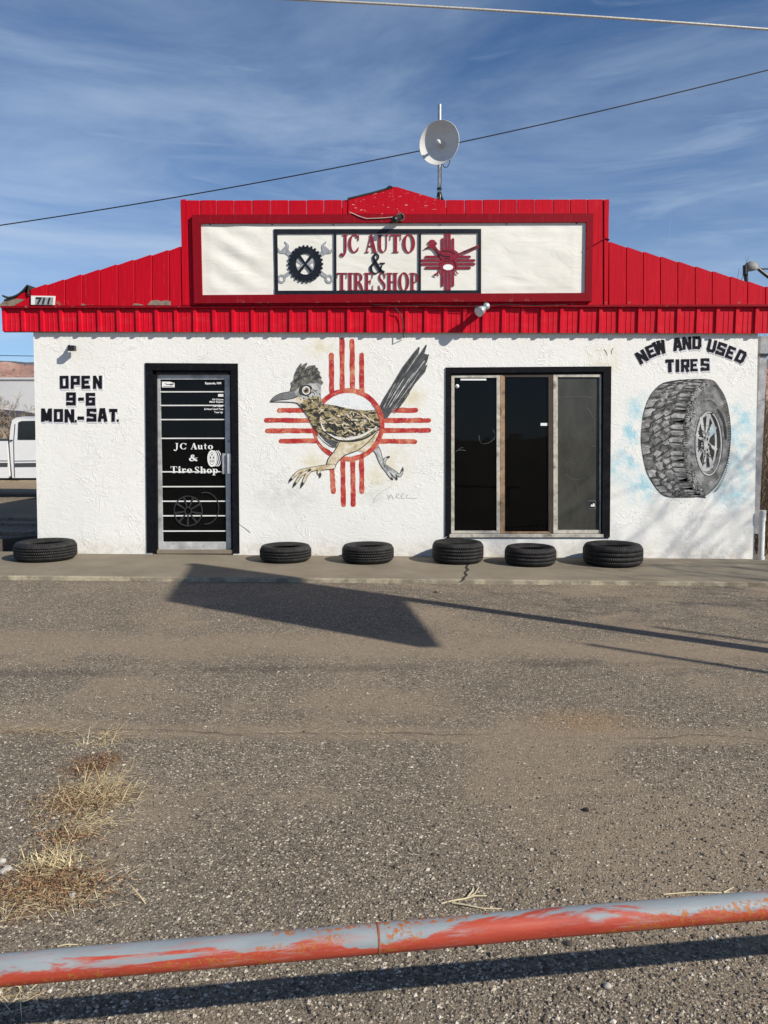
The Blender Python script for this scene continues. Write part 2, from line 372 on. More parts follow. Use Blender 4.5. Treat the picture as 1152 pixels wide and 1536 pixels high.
    oil = t.math('MULTIPLY', t.step(t.noise(t.map(v2, loc=(4, 7, 0)), 1.4, 7, 0.68), 0.62, 0.72), 0.5)
    c = t.mix(oil, c, (0.061, 0.052, 0.046))
    # rusty wash
    q2 = G(870, 1082)
    d2 = t.math('SQRT', t.math('ADD', t.math('POWER', t.math('SUBTRACT', X[0], q2.x), 2.0), t.math('POWER', t.math('MULTIPLY', t.math('SUBTRACT', X[1], q2.y), 1.6), 2.0)))
    c = t.mix(t.math('MULTIPLY', t.step(t.math('ADD', d2, t.math('MULTIPLY', warp, 0.4)), 0.15, 0.72, 1.0, 0.0), 0.5), c, (0.344, 0.215, 0.097))
    # brown leaf litter by the grass
    for px, py, r in ((68, 1330, 0.24), (120, 1200, 0.24), (140, 1145, 0.17)):
        q3 = G(px, py); d3 = t.math('SQRT', t.math('ADD', t.math('POWER', t.math('SUBTRACT', X[0], q3.x), 2.0), t.math('POWER', t.math('SUBTRACT', X[1], q3.y), 2.0)))
        c = t.mix(t.math('MULTIPLY', t.step(t.math('ADD', d3, t.math('MULTIPLY', t.math('SUBTRACT', t.noise(v2, 7, 5, 0.7), 0.5), 0.5)), 0.05, r, 1.0, 0.0), 0.75), c, (0.184, 0.105, 0.053))
    # dry earth beyond the lot
    far = t.step(X[1], 9.0, 16.0); c = t.mix(t.math('MULTIPLY', far, 0.8), c, (0.384, 0.287, 0.176))
    t.put(b.inputs['Base Color'], c); b.inputs['Roughness'].default_value = 0.88; b.inputs['Specular IOR Level'].default_value = 0.25
    keep = t.math('SUBTRACT', 1.0, t.math('MULTIPLY', sand, 0.7))
    h = t.math('ADD', t.math('MULTIPLY', t.math('MULTIPLY', a1, t.math('ADD', 0.4, c1_[2])), 1.0), t.math('MULTIPLY', a2, 0.5))
    h = t.math('ADD', t.math('MULTIPLY', h, keep), t.math('MULTIPLY', t.noise(v2, 150, 4, 0.7), 0.5))
    t.put(b.inputs['Normal'], t.bump(h, 0.9, 0.008)); return m
def make_concrete():
    m, n, l, b = new_mat('worn_concrete'); t = NT(m); v = t.pos(); X = t.xyz(v)
    c = t.ramp(t.noise(v, 1.6, 8, 0.65), [(0.3, (0.165, 0.140, 0.104)), (0.7, (0.235, 0.205, 0.156))])
    c = t.mix(t.math('MULTIPLY', t.step(t.noise(v, 90, 4, 0.7), 0.5, 0.75), 0.35), c, (0.300, 0.270, 0.214))
    c = t.mix(t.math('MULTIPLY', t.step(t.noise(t.map(v, (0.6, 4, 1)), 1.2, 6, 0.6), 0.55, 0.75), 0.4), c, (0.120, 0.100, 0.076))
    edge = t.step(t.math('ADD', X[1], t.math('MULTIPLY', t.noise(v, 30, 4), 0.03)), -1.60, -1.56, 1.0, 0.0)
    c = t.mix(t.math('MULTIPLY', edge, t.math('MULTIPLY', t.step(t.noise(v, 6, 5, 0.7), 0.4, 0.6), 0.8)), c, (0.460, 0.410, 0.288))
    t.put(b.inputs['Base Color'], c); b.inputs['Roughness'].default_value = 0.9; b.inputs['Specular IOR Level'].default_value = 0.2
    t.put(b.inputs['Normal'], t.bump(t.math('ADD', t.noise(v, 70, 6, 0.7), t.math('MULTIPLY', t.noise(v, 8, 3), 1.5)), 0.35, 0.006)); return m
def make_canvas():
    m, n, l, b = new_mat('weathered_canvas'); t = NT(m); v = t.pos()
    c = t.ramp(t.noise(v, 1.8, 7, 0.6), [(0.3, (0.70, 0.685, 0.62)), (0.7, (0.78, 0.77, 0.72))])
    c = t.mix(t.math('MULTIPLY', t.step(t.noise(t.map(v, (1, 1, 4)), 2.6, 8, 0.7), 0.55, 0.8), 0.4), c, (0.56, 0.53, 0.43))
    t.put(b.inputs['Base Color'], c); b.inputs['Roughness'].default_value = 0.7; b.inputs['Specular IOR Level'].default_value = 0.2
    wv = t.noise(t.map(v, (2.2, 2, 5), (0, 0.6, 0)), 1.3, 4, 0.5, 1.2)
    t.put(b.inputs['Normal'], t.bump(wv, 0.35, 0.018, t.bump(t.noise(v, 500, 2), 0.1, 0.001))); return m
def make_fascia_paint():
    m, n, l, b = new_mat('faded_red_sheet_metal'); t = NT(m); v = t.pos(); X = t.xyz(v); rnd = t.node('ShaderNodeObjectInfo').outputs['Random']
    st = t.noise(t.map(v, (70, 70, 1.6)), 1.0, 7, 0.65); c = t.mix(t.step(st, 0.3, 0.72), (0.48, 0.0014, 0.014), (0.62, 0.0020, 0.019))
    c = t.mix(t.math('MULTIPLY', t.step(t.noise(t.map(v, (3, 3, 8)), 1.0, 7, 0.7), 0.45, 0.75), 0.5), c, (0.60, 0.035, 0.045))
    c = t.mix(t.math('MULTIPLY', rnd, 0.25), c, (0.38, 0.002, 0.012))
    c = t.mix(t.math('MULTIPLY', t.step(t.noise(t.map(v, (16, 16, 6)), 1.0, 8, 0.75), 0.60, 0.66), 0.55), c, (0.20, 0.012, 0.014))
    t.put(b.inputs['Base Color'], c); b.inputs['Roughness'].default_value = 0.5; b.inputs['Specular IOR Level'].default_value = 0.2
    t.put(b.inputs['Normal'], t.bump(t.math('ADD', t.noise(v, 9, 4, 0.6), t.math('MULTIPLY', st, 0.3)), 0.5, 0.006)); return m
def make_glass(name, dust, tint, dustc=(0.10, 0.10, 0.09)):
    m, n, l, b = new_mat(name); t = NT(m); n.remove(b); out = n['Material Output']; v = t.pos()
    tr = t.node('ShaderNodeBsdfTransparent', {'Color': tint}); gl = t.node('ShaderNodeBsdfGlossy', {'Color': (0.9, 0.95, 1, 1), 'Roughness': 0.015})
    df = t.node('ShaderNodeBsdfDiffuse', {'Color': dustc})
    fr = t.node('ShaderNodeFresnel', {'IOR': 1.5})
    t.put(gl.inputs['Normal'], t.bump(t.noise(v, 2.0, 2), 0.08, 0.02))
    m1 = t.node('ShaderNodeMixShader'); m2 = t.node('ShaderNodeMixShader')
    dn = t.step(t.noise(t.map(v, (1, 1, 0.5)), 3.0, 8, 0.7), 0.3, 0.75, dust*0.6, dust)
    t.put(m1.inputs[0], dn); l.new(tr.outputs[0], m1.inputs[1]); l.new(df.outputs[0], m1.inputs[2])
    t.put(m2.inputs[0], t.math('MULTIPLY', fr.outputs[0], 0.35)); l.new(m1.outputs[0], m2.inputs[1]); l.new(gl.outputs[0], m2.inputs[2])
    l.new(m2.outputs[0], out.inputs['Surface']); return m
def make_rail_paint():
    m, n, l, b = new_mat('peeling_rail_paint'); t = NT(m); v = t.obj(); X = t.xyz(v)   # local x runs along the pipe
    broad = t.noise(t.map(v, (2.4, 13, 13), loc=(0.6, 0, 0)), 1.0, 5, 0.55, 0.5)
    edge = t.noise(t.map(v, (9, 30, 30)), 1.0, 7, 0.7)
    hgt = t.math('MULTIPLY', X[2], 22.0)
    s = t.math('ADD', t.math('MULTIPLY', t.math('SUBTRACT', broad, 0.44), 6.5), t.math('MULTIPLY', t.math('SUBTRACT', edge, 0.5), 0.9))
    red = t.step(t.math('SUBTRACT', s, hgt), -0.12, 0.12)
    grey = t.ramp(t.noise(t.map(v, (4, 20, 20)), 1.0, 7, 0.65), [(0.3, (0.17, 0.20, 0.225)), (0.7, (0.25, 0.28, 0.295))])
    redc = t.ramp(t.noise(t.map(v, (5, 40, 40)), 1.0, 8, 0.7), [(0.3, (0.25, 0.030, 0.018)), (0.55, (0.35, 0.052, 0.028)), (0.75, (0.38, 0.10, 0.065))])
    c = t.mix(red, grey, redc)
    scuff = t.math('MULTIPLY', t.step(t.noise(t.map(v, (7, 60, 60), loc=(3, 1, 2)), 1.0, 9, 0.75), 0.50, 0.66), t.step(t.noise(t.map(v, (1.7, 8, 8), loc=(8, 1, 0)), 1.0, 4), 0.40, 0.62))
    c = t.mix(t.math('MULTIPLY', scuff, 0.7), c, t.mix(red, (0.33, 0.13, 0.105), (0.30, 0.27, 0.265)))
    chip_ = t.step(t.noise(t.map(v, (34, 90, 90), loc=(1, 4, 2)), 1.0, 8, 0.7), 0.665, 0.685)
    c = t.mix(t.math('MULTIPLY', chip_, 0.8), c, t.mix(red, (0.36, 0.07, 0.04), (0.22, 0.235, 0.24)))
    rust = t.math('MULTIPLY', t.step(t.noise(v, 85, 6, 0.7), 0.50, 0.57), t.step(t.noise(t.map(v, (2.3, 14, 14), loc=(5.3, 0, 0)), 1.0, 4), 0.52, 0.58))
    c = t.mix(rust, c, (0.32, 0.105, 0.022))
    t.put(b.inputs['Base Color'], c); b.inputs['Roughness'].default_value = 0.55; b.inputs['Specular IOR Level'].default_value = 0.35
    t.put(b.inputs['Normal'], t.bump(t.math('ADD', t.math('MULTIPLY', red, 0.25), t.math('ADD', t.math('MULTIPLY', rust, 0.4), t.math('MULTIPLY', t.noise(v, 60, 5), 0.3))), 0.4, 0.003)); return m
def make_rubber():
    m, n, l, b = new_mat('dusty_rubber'); t = NT(m); v = t.obj()
    c = t.ramp(t.noise(v, 7, 8, 0.7), [(0.3, (0.007, 0.007, 0.008)), (0.75, (0.019, 0.0185, 0.018))])
    g = t.node('ShaderNodeNewGeometry'); nz = t.xyz(g.outputs['Normal'])[2]
    c = t.mix(t.math('MULTIPLY', t.step(t.noise(v, 14, 7, 0.7), 0.45, 0.75), 0.28), c, (0.075, 0.066, 0.056))
    t.put(b.inputs['Base Color'], c); b.inputs['Roughness'].default_value = 0.62; b.inputs['Specular IOR Level'].default_value = 0.28
    X = t.xyz(v); ang = t.math('ARCTAN2', X[1], X[0])
    sip = t.math('SINE', t.math('ADD', t.math('MULTIPLY', ang, 92.0), t.math('MULTIPLY', t.math('SINE', t.math('MULTIPLY', X[2], 70.0)), 2.2)))
    t.put(b.inputs['Normal'], t.bump(t.math('ADD', t.math('MULTIPLY', sip, 0.5), t.math('MULTIPLY', t.noise(v, 80, 4), 0.4)), 0.9, 0.005)); return m

RED = (0.56, 0.0016, 0.016)
M = dict(
 stucco=make_stucco(), asphalt=make_asphalt(), concrete=make_concrete(), canvas=make_canvas(), rail=make_rail_paint(), rubber=make_rubber(),
 board=make_red_wood('red_board_paint', RED, (0.41, 0.0012, 0.011)), peak=make_red_wood('chipped_red_board_paint', (0.54, 0.0016, 0.016), (0.42, 0.0012, 0.012), chips=0.085),
 trimred=make_red_wood('dark_red_frame_paint', (0.26, 0.002, 0.011), (0.20, 0.002, 0.009), grain=0.5),
 metalred=make_fascia_paint(),
 black=plain('black_masonry_paint', (0.006, 0.0065, 0.009), 0.65, var=0.4, nscale=20, bump=0.6, bscale=70, bdist=0.006, spec=0.10, dirt=(0.013, 0.013, 0.015)),
 letter=plain('black_letter_paint', (0.009, 0.009, 0.013), 0.6, var=0.3, bump=0.4, bscale=50, bdist=0.004, spec=0.12),
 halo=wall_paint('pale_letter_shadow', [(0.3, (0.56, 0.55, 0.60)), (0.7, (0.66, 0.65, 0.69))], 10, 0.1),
 alu=plain('weathered_aluminium', (0.50, 0.505, 0.505), 0.45, metal=0.2, var=0.2, nscale=9, bump=0.1, dirt=(0.28, 0.28, 0.27)),
 bar=plain('white_security_bar', (0.70, 0.70, 0.68), 0.5, var=0.1, nscale=9),
 vinyl=plain('white_vinyl_print', (0.80, 0.80, 0.79), 0.5, var=0.05, bump=0),
 greyvinyl=plain('grey_vinyl_print', (0.10, 0.10, 0.105), 0.5, var=0.3, nscale=20, bump=0),
 faint=plain('faded_vinyl_print', (0.020, 0.020, 0.021), 0.5, var=0.4, nscale=14, bump=0),
 frame1=plain('bare_window_wood', (0.46, 0.43, 0.37), 0.7, var=0.3, nscale=16, bump=0.4, dirt=(0.13, 0.11, 0.085)),
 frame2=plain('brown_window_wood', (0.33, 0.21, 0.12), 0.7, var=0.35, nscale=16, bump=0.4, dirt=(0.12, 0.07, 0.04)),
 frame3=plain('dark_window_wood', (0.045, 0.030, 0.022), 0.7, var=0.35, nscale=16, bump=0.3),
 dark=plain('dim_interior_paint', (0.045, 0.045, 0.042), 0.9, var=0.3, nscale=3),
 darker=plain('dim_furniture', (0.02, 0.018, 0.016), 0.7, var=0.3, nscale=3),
 glass=make_glass('dark_window_glass', 0.03, (0.22, 0.24, 0.26, 1)), dusty=make_glass('dusty_window_glass', 0.85, (0.3, 0.3, 0.3, 1), (0.085, 0.085, 0.075)),
 doorglass=make_glass('black_film_door_glass', 0.35, (0.12, 0.12, 0.12, 1), (0.010, 0.011, 0.012)),
 scratch=plain('glass_scratch', (0.16, 0.165, 0.165), 0.5, bump=0),
 steelblack=plain('black_powder_coat', (0.008, 0.010, 0.016), 0.45, var=0.3, bump=0.15, spec=0.3), steelred=plain('crimson_powder_coat', (0.225, 0.006, 0.022), 0.45, var=0.2, nscale=20, bump=0.1),
 steelgrey=plain('brushed_grey_steel', (0.36, 0.37, 0.38), 0.5, metal=0.3, var=0.25, nscale=30, bump=0.1),
 galv=plain('galvanised_steel', (0.38, 0.40, 0.42), 0.38, metal=0.4, var=0.2, nscale=20, bump=0.1),
 dish=plain('dish_paint', (0.62, 0.62, 0.60), 0.5, var=0.06, nscale=6, bump=0), plastic=plain('black_plastic', (0.012, 0.012, 0.013), 0.4, var=0.2, bump=0), whiteplastic=plain('white_plastic', (0.72, 0.72, 0.70), 0.4, var=0.06, bump=0),
 cable=plain('black_cable', (0.012, 0.012, 0.014), 0.6, bump=0), palecable=plain('pale_cable', (0.60, 0.57, 0.50), 0.4, metal=0.3, var=0.2, nscale=40, bump=0.1),
 lampgrey=plain('sun_bleached_grey_cap', (0.23, 0.22, 0.20), 0.7, var=0.2, nscale=8, dirt=(0.12, 0.11, 0.10)),
 felt=plain('black_roofing_felt', (0.018, 0.024, 0.024), 0.8, var=0.4, nscale=20, bump=0.4), greywood=plain('weathered_grey_wood', (0.21, 0.17, 0.13), 0.85, var=0.35, nscale=18, bump=0.5, bscale=90, dirt=(0.09, 0.07, 0.055)),
 roof=plain('grey_roof_sheet', (0.12, 0.12, 0.12), 0.8, var=0.25, nscale=4),
 pvc=plain('white_pvc', (0.66, 0.65, 0.61), 0.45, var=0.1, nscale=8, dirt=(0.40, 0.37, 0.31)),
 truck=plain('white_car_paint', (0.74, 0.74, 0.74), 0.25, var=0.04, nscale=3, bump=0, spec=0.5), trucktrim=plain('grey_stripe_paint', (0.055, 0.058, 0.065), 0.4, var=0.1, bump=0), truckglass=plain('tinted_car_glass', (0.008, 0.009, 0.010), 0.08, var=0.1, bump=0, spec=0.6), chrome=plain('chrome', (0.6, 0.6, 0.6), 0.15, metal=1.0, bump=0),
 lampred=plain('red_lamp_plastic', (0.30, 0.01, 0.01), 0.2, bump=0),
 bark=plain('grey_brown_bark', (0.17, 0.135, 0.10), 0.9, var=0.35, nscale=30, bump=0.5), palebark=plain('pale_twig_bark', (0.30, 0.25, 0.19), 0.9, var=0.3, nscale=30, bump=0.3), brush=plain('dry_brush_stems', (0.115, 0.078, 0.052), 0.9, var=0.45, nscale=12, bump=0.2),  # palebark is the light tan grey of the thin twigs
 warehouse=plain('pale_grey_siding', (0.50, 0.51, 0.53), 0.7, var=0.06, nscale=0.6, bump=0.1), shed=plain('brown_shed_boards', (0.11, 0.065, 0.045), 0.8, var=0.3, nscale=4), shedroof=plain('dark_shed_roof', (0.04, 0.034, 0.032), 0.8, var=0.3, nscale=4),
 mesa=None, ridge=plain('dark_far_ridge', (0.085, 0.095, 0.115), 0.95, var=0.2, nscale=0.02, bump=0),
 signpost=plain('grey_sign_steel', (0.3, 0.3, 0.31), 0.5, metal=0.4, bump=0.1), signface=plain('white_sign_face', (0.7, 0.7, 0.68), 0.5, bump=0),
 crack=plain('dark_crack_fill', (0.018, 0.014, 0.011), 0.95, bump=0), timber=plain('dark_old_timber', (0.055, 0.045, 0.038), 0.9, var=0.4, nscale=9, bump=0.5),
 stone=plain('pale_stone', (0.40, 0.37, 0.33), 0.9, var=0.2, nscale=20, bump=0.4),
)
def make_mesa():
    m, n, l, b = new_mat('red_badlands'); t = NT(m); v = t.pos(); X = t.xyz(v)
    c = t.ramp(t.noise(t.map(v, (1, 1, 3)), 0.05, 8, 0.7), [(0.3, (0.20, 0.105, 0.085)), (0.55, (0.33, 0.20, 0.165)), (0.75, (0.42, 0.29, 0.24))])
    c = t.mix(t.math('MULTIPLY', t.step(t.noise(v, 0.3, 6, 0.7), 0.55, 0.62), 0.8), c, (0.055, 0.06, 0.045))
    t.put(b.inputs['Base Color'], c); b.inputs['Roughness'].default_value = 0.95; return m
M['mesa'] = make_mesa()
def vary(name, cols, rough=0.85):              # one of several colours for every loose piece (random per mesh island)
    m, n, l, b = new_mat(name); t = NT(m)
    r = t.node('ShaderNodeNewGeometry').outputs['Random Per Island']
    t.put(b.inputs['Base Color'], t.ramp(r, cols)); b.inputs['Roughness'].default_value = rough; b.inputs['Specular IOR Level'].default_value = 0.3
    return m
M['gravel'] = vary('loose_chippings', [(0.0, (0.06, 0.05, 0.042)), (0.4, (0.15, 0.125, 0.098)), (0.7, (0.26, 0.22, 0.175)), (0.93, (0.38, 0.335, 0.275)), (1.0, (0.55, 0.50, 0.43))])
M['straw'] = vary('dry_straw', [(0.0, (0.26, 0.17, 0.085)), (0.3, (0.46, 0.36, 0.19)), (0.7, (0.62, 0.52, 0.31)), (1.0, (0.72, 0.63, 0.42))])
M['litter'] = vary('brown_litter', [(0.0, (0.08, 0.042, 0.026)), (0.5, (0.19, 0.105, 0.055)), (1.0, (0.34, 0.22, 0.12))])

# ------------------------------------------------------------------ the setting
def build_ground():
    xs = [-3000, -900, -250, -80, -30, -14, -9, -6, -3, 0, 3, 6, 9, 14, 30, 80, 250, 900, 3000]
    ys = [-1500, -400, -120, -50, -25, -15, -10, -6, -3, 0, 4, 9, 18, 40, 100, 300, 900, 3500]
    mb = MB(); vs = [(x, y, gz(x)) for y in ys for x in xs]; nx = len(xs)
    mb.add(vs, [(j*nx+i, j*nx+i+1, (j+1)*nx+i+1, (j+1)*nx+i) for j in range(len(ys)-1) for i in range(nx-1)])
    tag(mb.build('ground', M['asphalt']), 'worn chip sealed lot with sand drifts in front of the shop', kind='structure')
build_ground()
SW = 0.05                                       # slab height
def build_sidewalk():
    mb = MB(); n = 150; x0, x1 = -9.0, 9.0
    rows = []
    for i in range(n+1):
        x = x0+(x1-x0)*i/n; e = -1.60+0.010*mnoise.noise(Vector((x*3, 0, 0)))+0.006*mnoise.noise(Vector((x*17, 3, 0)))
        z = gz(x)+SW
        rows.append([(x, e-0.006, gz(x)-0.05), (x, e, z-0.012), (x, e+0.014, z), (x, 0.12, z), (x, 0.12, gz(x)-0.05)])
    vs = [p for r in rows for p in r]
    mb.add(vs, [(i*5+k, (i+1)*5+k, (i+1)*5+k+1, i*5+k+1) for i in range(n) for k in range(4)])
    o = mb.build('sidewalk', M['concrete'])
    tag(o, 'long concrete slab along the foot of the white wall', kind='structure')
    pts = [(703,846),(699,851),(702,855),(697,859),(700,863),(695,867),(696,870)]
    fl = Flat(lambda x, y, Y: G(x, y, SW), 0); q = MB()
    P = [G(x, y, SW) for x, y in pts]; v = []
    for i, p in enumerate(P):
        w = 0.012+0.010*random.random(); v += [(p.x-w, p.y, p.z+0.003), (p.x+w, p.y+0.004, p.z+0.003)]
    q.add(v, [(2*i, 2*i+1, 2*i+3, 2*i+2) for i in range(len(P)-1)])
    q.build('crack', M['crack'], o)
build_sidewalk()
def build_far():
    mb = MB(); nx, nz = 160, 7
    for name, Y, ytop, ybot, amp, m, lab in (('mesa', 420, 549, 600, 5.0, M['mesa'], 'low red badlands hills beyond the lot'), ('ridge', 900, 541.5, 600, 4.0, M['ridge'], 'dark flat ridge on the skyline')):
        mb = MB(); zt = W(20, ytop, Y).z; vs = []
        for i in range(nx+1):
            x = -Y*1.6+Y*3.2*i/nx
            top = zt+amp*mnoise.fractal(Vector((x*0.02, Y, 0)), 1.0, 2.0, 4)
            for k in range(nz+1):
                f = k/nz; out = (1-f)**1.4*70
                vs.append((x+6*mnoise.noise(Vector((x*.05, f*4, 1))), Y-out-16*mnoise.noise(Vector((x*0.045, f*1.5, 5)))*(1-f*0.6), -1+(top+1)*f))
        mb.add(vs, [(i*(nz+1)+k, (i+1)*(nz+1)+k, (i+1)*(nz+1)+k+1, i*(nz+1)+k+1) for i in range(nx) for k in range(nz)], False)
        tag(mb.build(name, m), lab, kind='structure')
build_far()

# ------------------------------------------------------------------ the building
shop = thing('tire_shop_building', (0, 0, 0), 'single storey white stucco shop with red board gable and painted murals', 'building')
YB, YF = -0.085, -0.050                         # faces of the board gable and of the metal fascia
DL, DR, DT = 217.0, 359.0, 545.0                # door opening with its black surround
WL_, WR_, WT, WB = 668.0, 917.0, 551.0, 806.0   # window
def wall_x(side, y):
    t = (y-500)/330.0
    return 50+7*t if side < 0 else 1137-6*t
def build_wall():
    zt = 496
    mb = MB()
    def base(px): return 830+(px-57)*8/1074+3
    dl, dr, dt = DL+11, DR-9, DT+7
    wl, wr, wt, wb = WL_+7, WR_-9, WT+4, WB-5
    def quad(x0a, y0, x1a, y1, x0b=None, x1b=None, n=1):
        x0b = x0a if x0b is None else x0b; x1b = x1a if x1b is None else x1b
        v = [W(x0b, y1), W(x1b, y1), W(x1a, y0), W(x0a, y0)]; mb.add(v, [(0, 1, 2, 3)])
    L, Rr = (lambda y: wall_x(-1, y)), (lambda y: wall_x(1, y))
    quad(L(zt), zt, Rr(zt), dt, L(dt), Rr(dt))
    quad(L(dt), dt, dl, base(130), L(base(57)), dl)
    mb.v[-4] = tuple(W(L(base(57)), base(57))); mb.v[-3] = tuple(W(dl, base(dl)))
    def fixed(x0, y0, x1, y1l, y1r, x0b=None, x1b=None):
        v = [W(x0b or x0, y1l), W(x1b or x1, y1r), W(x1, y0), W(x0, y0)]; mb.add(v, [(0, 1, 2, 3)])
    fixed(dr, dt, wl, base(dr), base(wl))
    quad(wl, dt, wr, wt)
    fixed(wl, wb, wr, base(wl), base(wr))
    fixed(wr, dt, Rr(dt), base(wr), base(1131), None, Rr(base(1131)))
    # reveals
    D = 0.16
    def reveal(pts):
        for a, b in zip(pts, pts[1:]):
            p, q = W(*a), W(*b); mb.add([p, q, (q.x, D, q.z), (p.x, D, p.z)], [(0, 1, 2, 3)])
    reveal([(dl, base(dl)), (dl, dt), (dr, dt), (dr, base(dr))])
    reveal([(wl, wb), (wl, wt), (wr, wt), (wr, wb), (wl, wb)])
    # side and back walls
    a, b = W(L(zt), zt), W(L(base(57)), base(57)); c, d = W(Rr(zt), zt), W(Rr(base(1131)), base(1131)); Z = 7.5
    for t, q in ((a, b), (c, d)):
        mb.add([q, t, (t.x, Z, t.z), (q.x, Z, q.z)], [(0, 1, 2, 3)])
    mb.add([(b.x, Z, b.z), (d.x, Z, d.z), (c.x, Z, c.z), (a.x, Z, a.z)], [(0, 1, 2, 3)])
    mb.build('wall', M['stucco'], shop)
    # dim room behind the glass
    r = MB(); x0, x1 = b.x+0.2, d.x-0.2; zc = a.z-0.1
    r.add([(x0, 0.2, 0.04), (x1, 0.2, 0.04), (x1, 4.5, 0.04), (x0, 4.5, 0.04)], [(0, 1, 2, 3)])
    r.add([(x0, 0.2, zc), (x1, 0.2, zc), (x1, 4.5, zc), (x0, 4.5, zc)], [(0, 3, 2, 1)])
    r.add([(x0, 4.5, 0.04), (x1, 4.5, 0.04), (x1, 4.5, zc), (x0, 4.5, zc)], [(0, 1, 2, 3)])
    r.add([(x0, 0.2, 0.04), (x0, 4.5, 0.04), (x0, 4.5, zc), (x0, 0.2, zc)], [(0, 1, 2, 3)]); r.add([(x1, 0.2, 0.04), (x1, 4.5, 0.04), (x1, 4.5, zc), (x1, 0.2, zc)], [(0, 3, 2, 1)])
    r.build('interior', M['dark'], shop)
build_wall()
def eased(pts, th, ins, dy):                     # a board whose front edges are planed off
    mb = MB(); n = len(pts); c = sum((Vector(p) for p in pts), Vector((0, 0, 0)))/n
    fr = [(p.x+(ins if p.x < c.x else -ins), p.y, p.z) for p in pts]; md = [(p.x, p.y+dy, p.z) for p in pts]; bk = [(p.x, p.y+th, p.z) for p in pts]
    fs = [tuple(range(n))]+[(i, n+i, n+(i+1) % n, (i+1) % n) for i in range(n)]+[(n+i, 2*n+i, 2*n+(i+1) % n, n+(i+1) % n) for i in range(n)]
    return mb.add(fr+md+bk, fs)
def build_gable():
    # roof sheets behind the boards
    e0, pk, e1 = W(4, 446, YB), W(590, 287, YB), W(1180, 446, YB)
    for a, b in ((e0, pk), (pk, e1)):
        mb = MB(); mb.add([(a.x, YB+0.03, a.z-0.02), (b.x, YB+0.03, b.z-0.02), (b.x, 7.7, b.z-0.02), (a.x, 7.7, a.z-0.02),
                           (a.x, YB+0.03, a.z-0.09), (b.x, YB+0.03, b.z-0.09), (b.x, 7.7, b.z-0.09), (a.x, 7.7, a.z-0.09)],
                          [(0, 1, 2, 3), (7, 6, 5, 4), (0, 4, 5, 1), (1, 5, 6, 2), (2, 6, 7, 3), (3, 7, 4, 0)])
        mb.build('roof', M['roof'], shop, fix=True)
    mb = MB(); zb = W(590, 470, 0).z
    mb.add([(e0.x+0.4, 7.45, zb-0.05), (e1.x-0.4, 7.45, zb-0.05), (pk.x, 7.45, pk.z-0.1)], [(0, 1, 2)]); mb.build('rear_gable', M['roof'], shop)
    def board(x0, x1, y0a, y0b, y1a, y1b, Y=YB, mat='board', name='gable_board', th=0.022):
        g = 0.55; jit = random.uniform(0, 0.0025)
        Yj = Y-jit; xa, xb = x0+g/2, x1-g/2
        rag = random.uniform(-0.8, 0.8)
        c = 1.6
        pts = [W(xa, y1a, Yj), W(xb, y1b, Yj), W(xb, y0b+rag*0.4+c*0.3, Yj), W(xb-c, y0b+rag*0.4, Yj), W(xa+c, y0a+rag*0.4, Yj), W(xa, y0a+rag*0.4+c*0.3, Yj)]
        eased(pts, th, 0.007, 0.006).build(name, M[mat], shop)
    def rake_l(x): return 434-(x-45)*(434-370)/(272-45)
    def rake_r(x): return 363+(x-913)*(431-363)/(1152-913)
    x = 45.0; w = 26.1
    while x < 270:
        xe = min(x+w*random.choice((1, 1, 0.97, 1.03)), 272.5)
        if 272.5-xe < 6: xe = 272.5
        yb = 458+0.6*random.random(); board(x, xe, rake_l(x), rake_l(xe), yb, yb); x = xe
    x = 913.0
    while x < 1176:
        xe = x+w*random.choice((1, 1, 0.98, 1.03)); yb = 458+0.6*random.random()
        board(x, xe, rake_r(x), rake_r(xe), yb, yb); x = xe
    # the raised false front: boards, two corner strips and the small peaked cap
    xs = [278, 300, 325, 351, 378, 406, 433, 460, 486, 513, 540, 565, 590, 616, 643, 669, 697, 724, 750, 776, 803, 829, 855, 881, 906]
    for a, b in zip(xs, xs[1:]):
        ta = 300.5-(a-278)*0.002; board(a, b, ta, ta, 457.6, 457.6)
    for a, b, c in ((271, 277.6, 0), (906.6, 913.6, 0)):
        pts = [W(a+2.6 if a < 500 else a, 457.5, YB-0.012), W(b+1.2 if a < 500 else b-1.8, 457.5, YB-0.012), W(b, 298.6, YB-0.012), W(a, 299.4, YB-0.012)]
        MB().hexa(pts, 0.05).build('corner_strip', M['board'], shop)
    # long returns of the false front, so that it is a box from the side too
    for xx in (271.5, 913.0):
        p, q = W(xx, 300.5, YB+0.03), W(xx, 370, YB+0.03); MB().box((p.x-0.012, YB+0.045, q.z-0.1), (p.x+0.012, 0.9, p.z)).build('return_board', M['board'], shop)
    pts = [W(522, 320.5, YB-0.012), W(664, 321.5, YB-0.012), W(664, 301, YB-0.012), W(596, 280.5, YB-0.012), W(588, 280, YB-0.012), W(523, 297.5, YB-0.012)]
    MB().hexa(pts, 0.03).build('peak_board', M['peak'], shop)
    t = Flat(W, YB-0.02, 0.06); t.stroke([(521, 298), (560, 288.6), (588, 280.6)], 2.4, sharp=True, round_ends=False); t.build('drip_edge', M['felt'], shop)
    t = Flat(W, YB-0.02, 0.06); t.stroke([(580, 283), (584, 279.5), (588, 281)], 3.0, sharp=True); t.build('felt_scrap', M['felt'], shop)
    t = MB(); t.hexa([W(18, 459, YB), W(43.5, 459, YB), W(43.5, 437, YB), W(20, 444, YB)], 0.022); t.build('gable_board', M['board'], shop)
    p, q = W(-4, 459.5, YB+0.005), W(26, 449, YB+0.005); MB().hexa([W(-3, 459, YB-0.004), W(20, 459, YB-0.004), W(38, 449, YB-0.004), W(10, 447, YB-0.004)], 0.03).build('rafter_end', M['greywood'], shop)
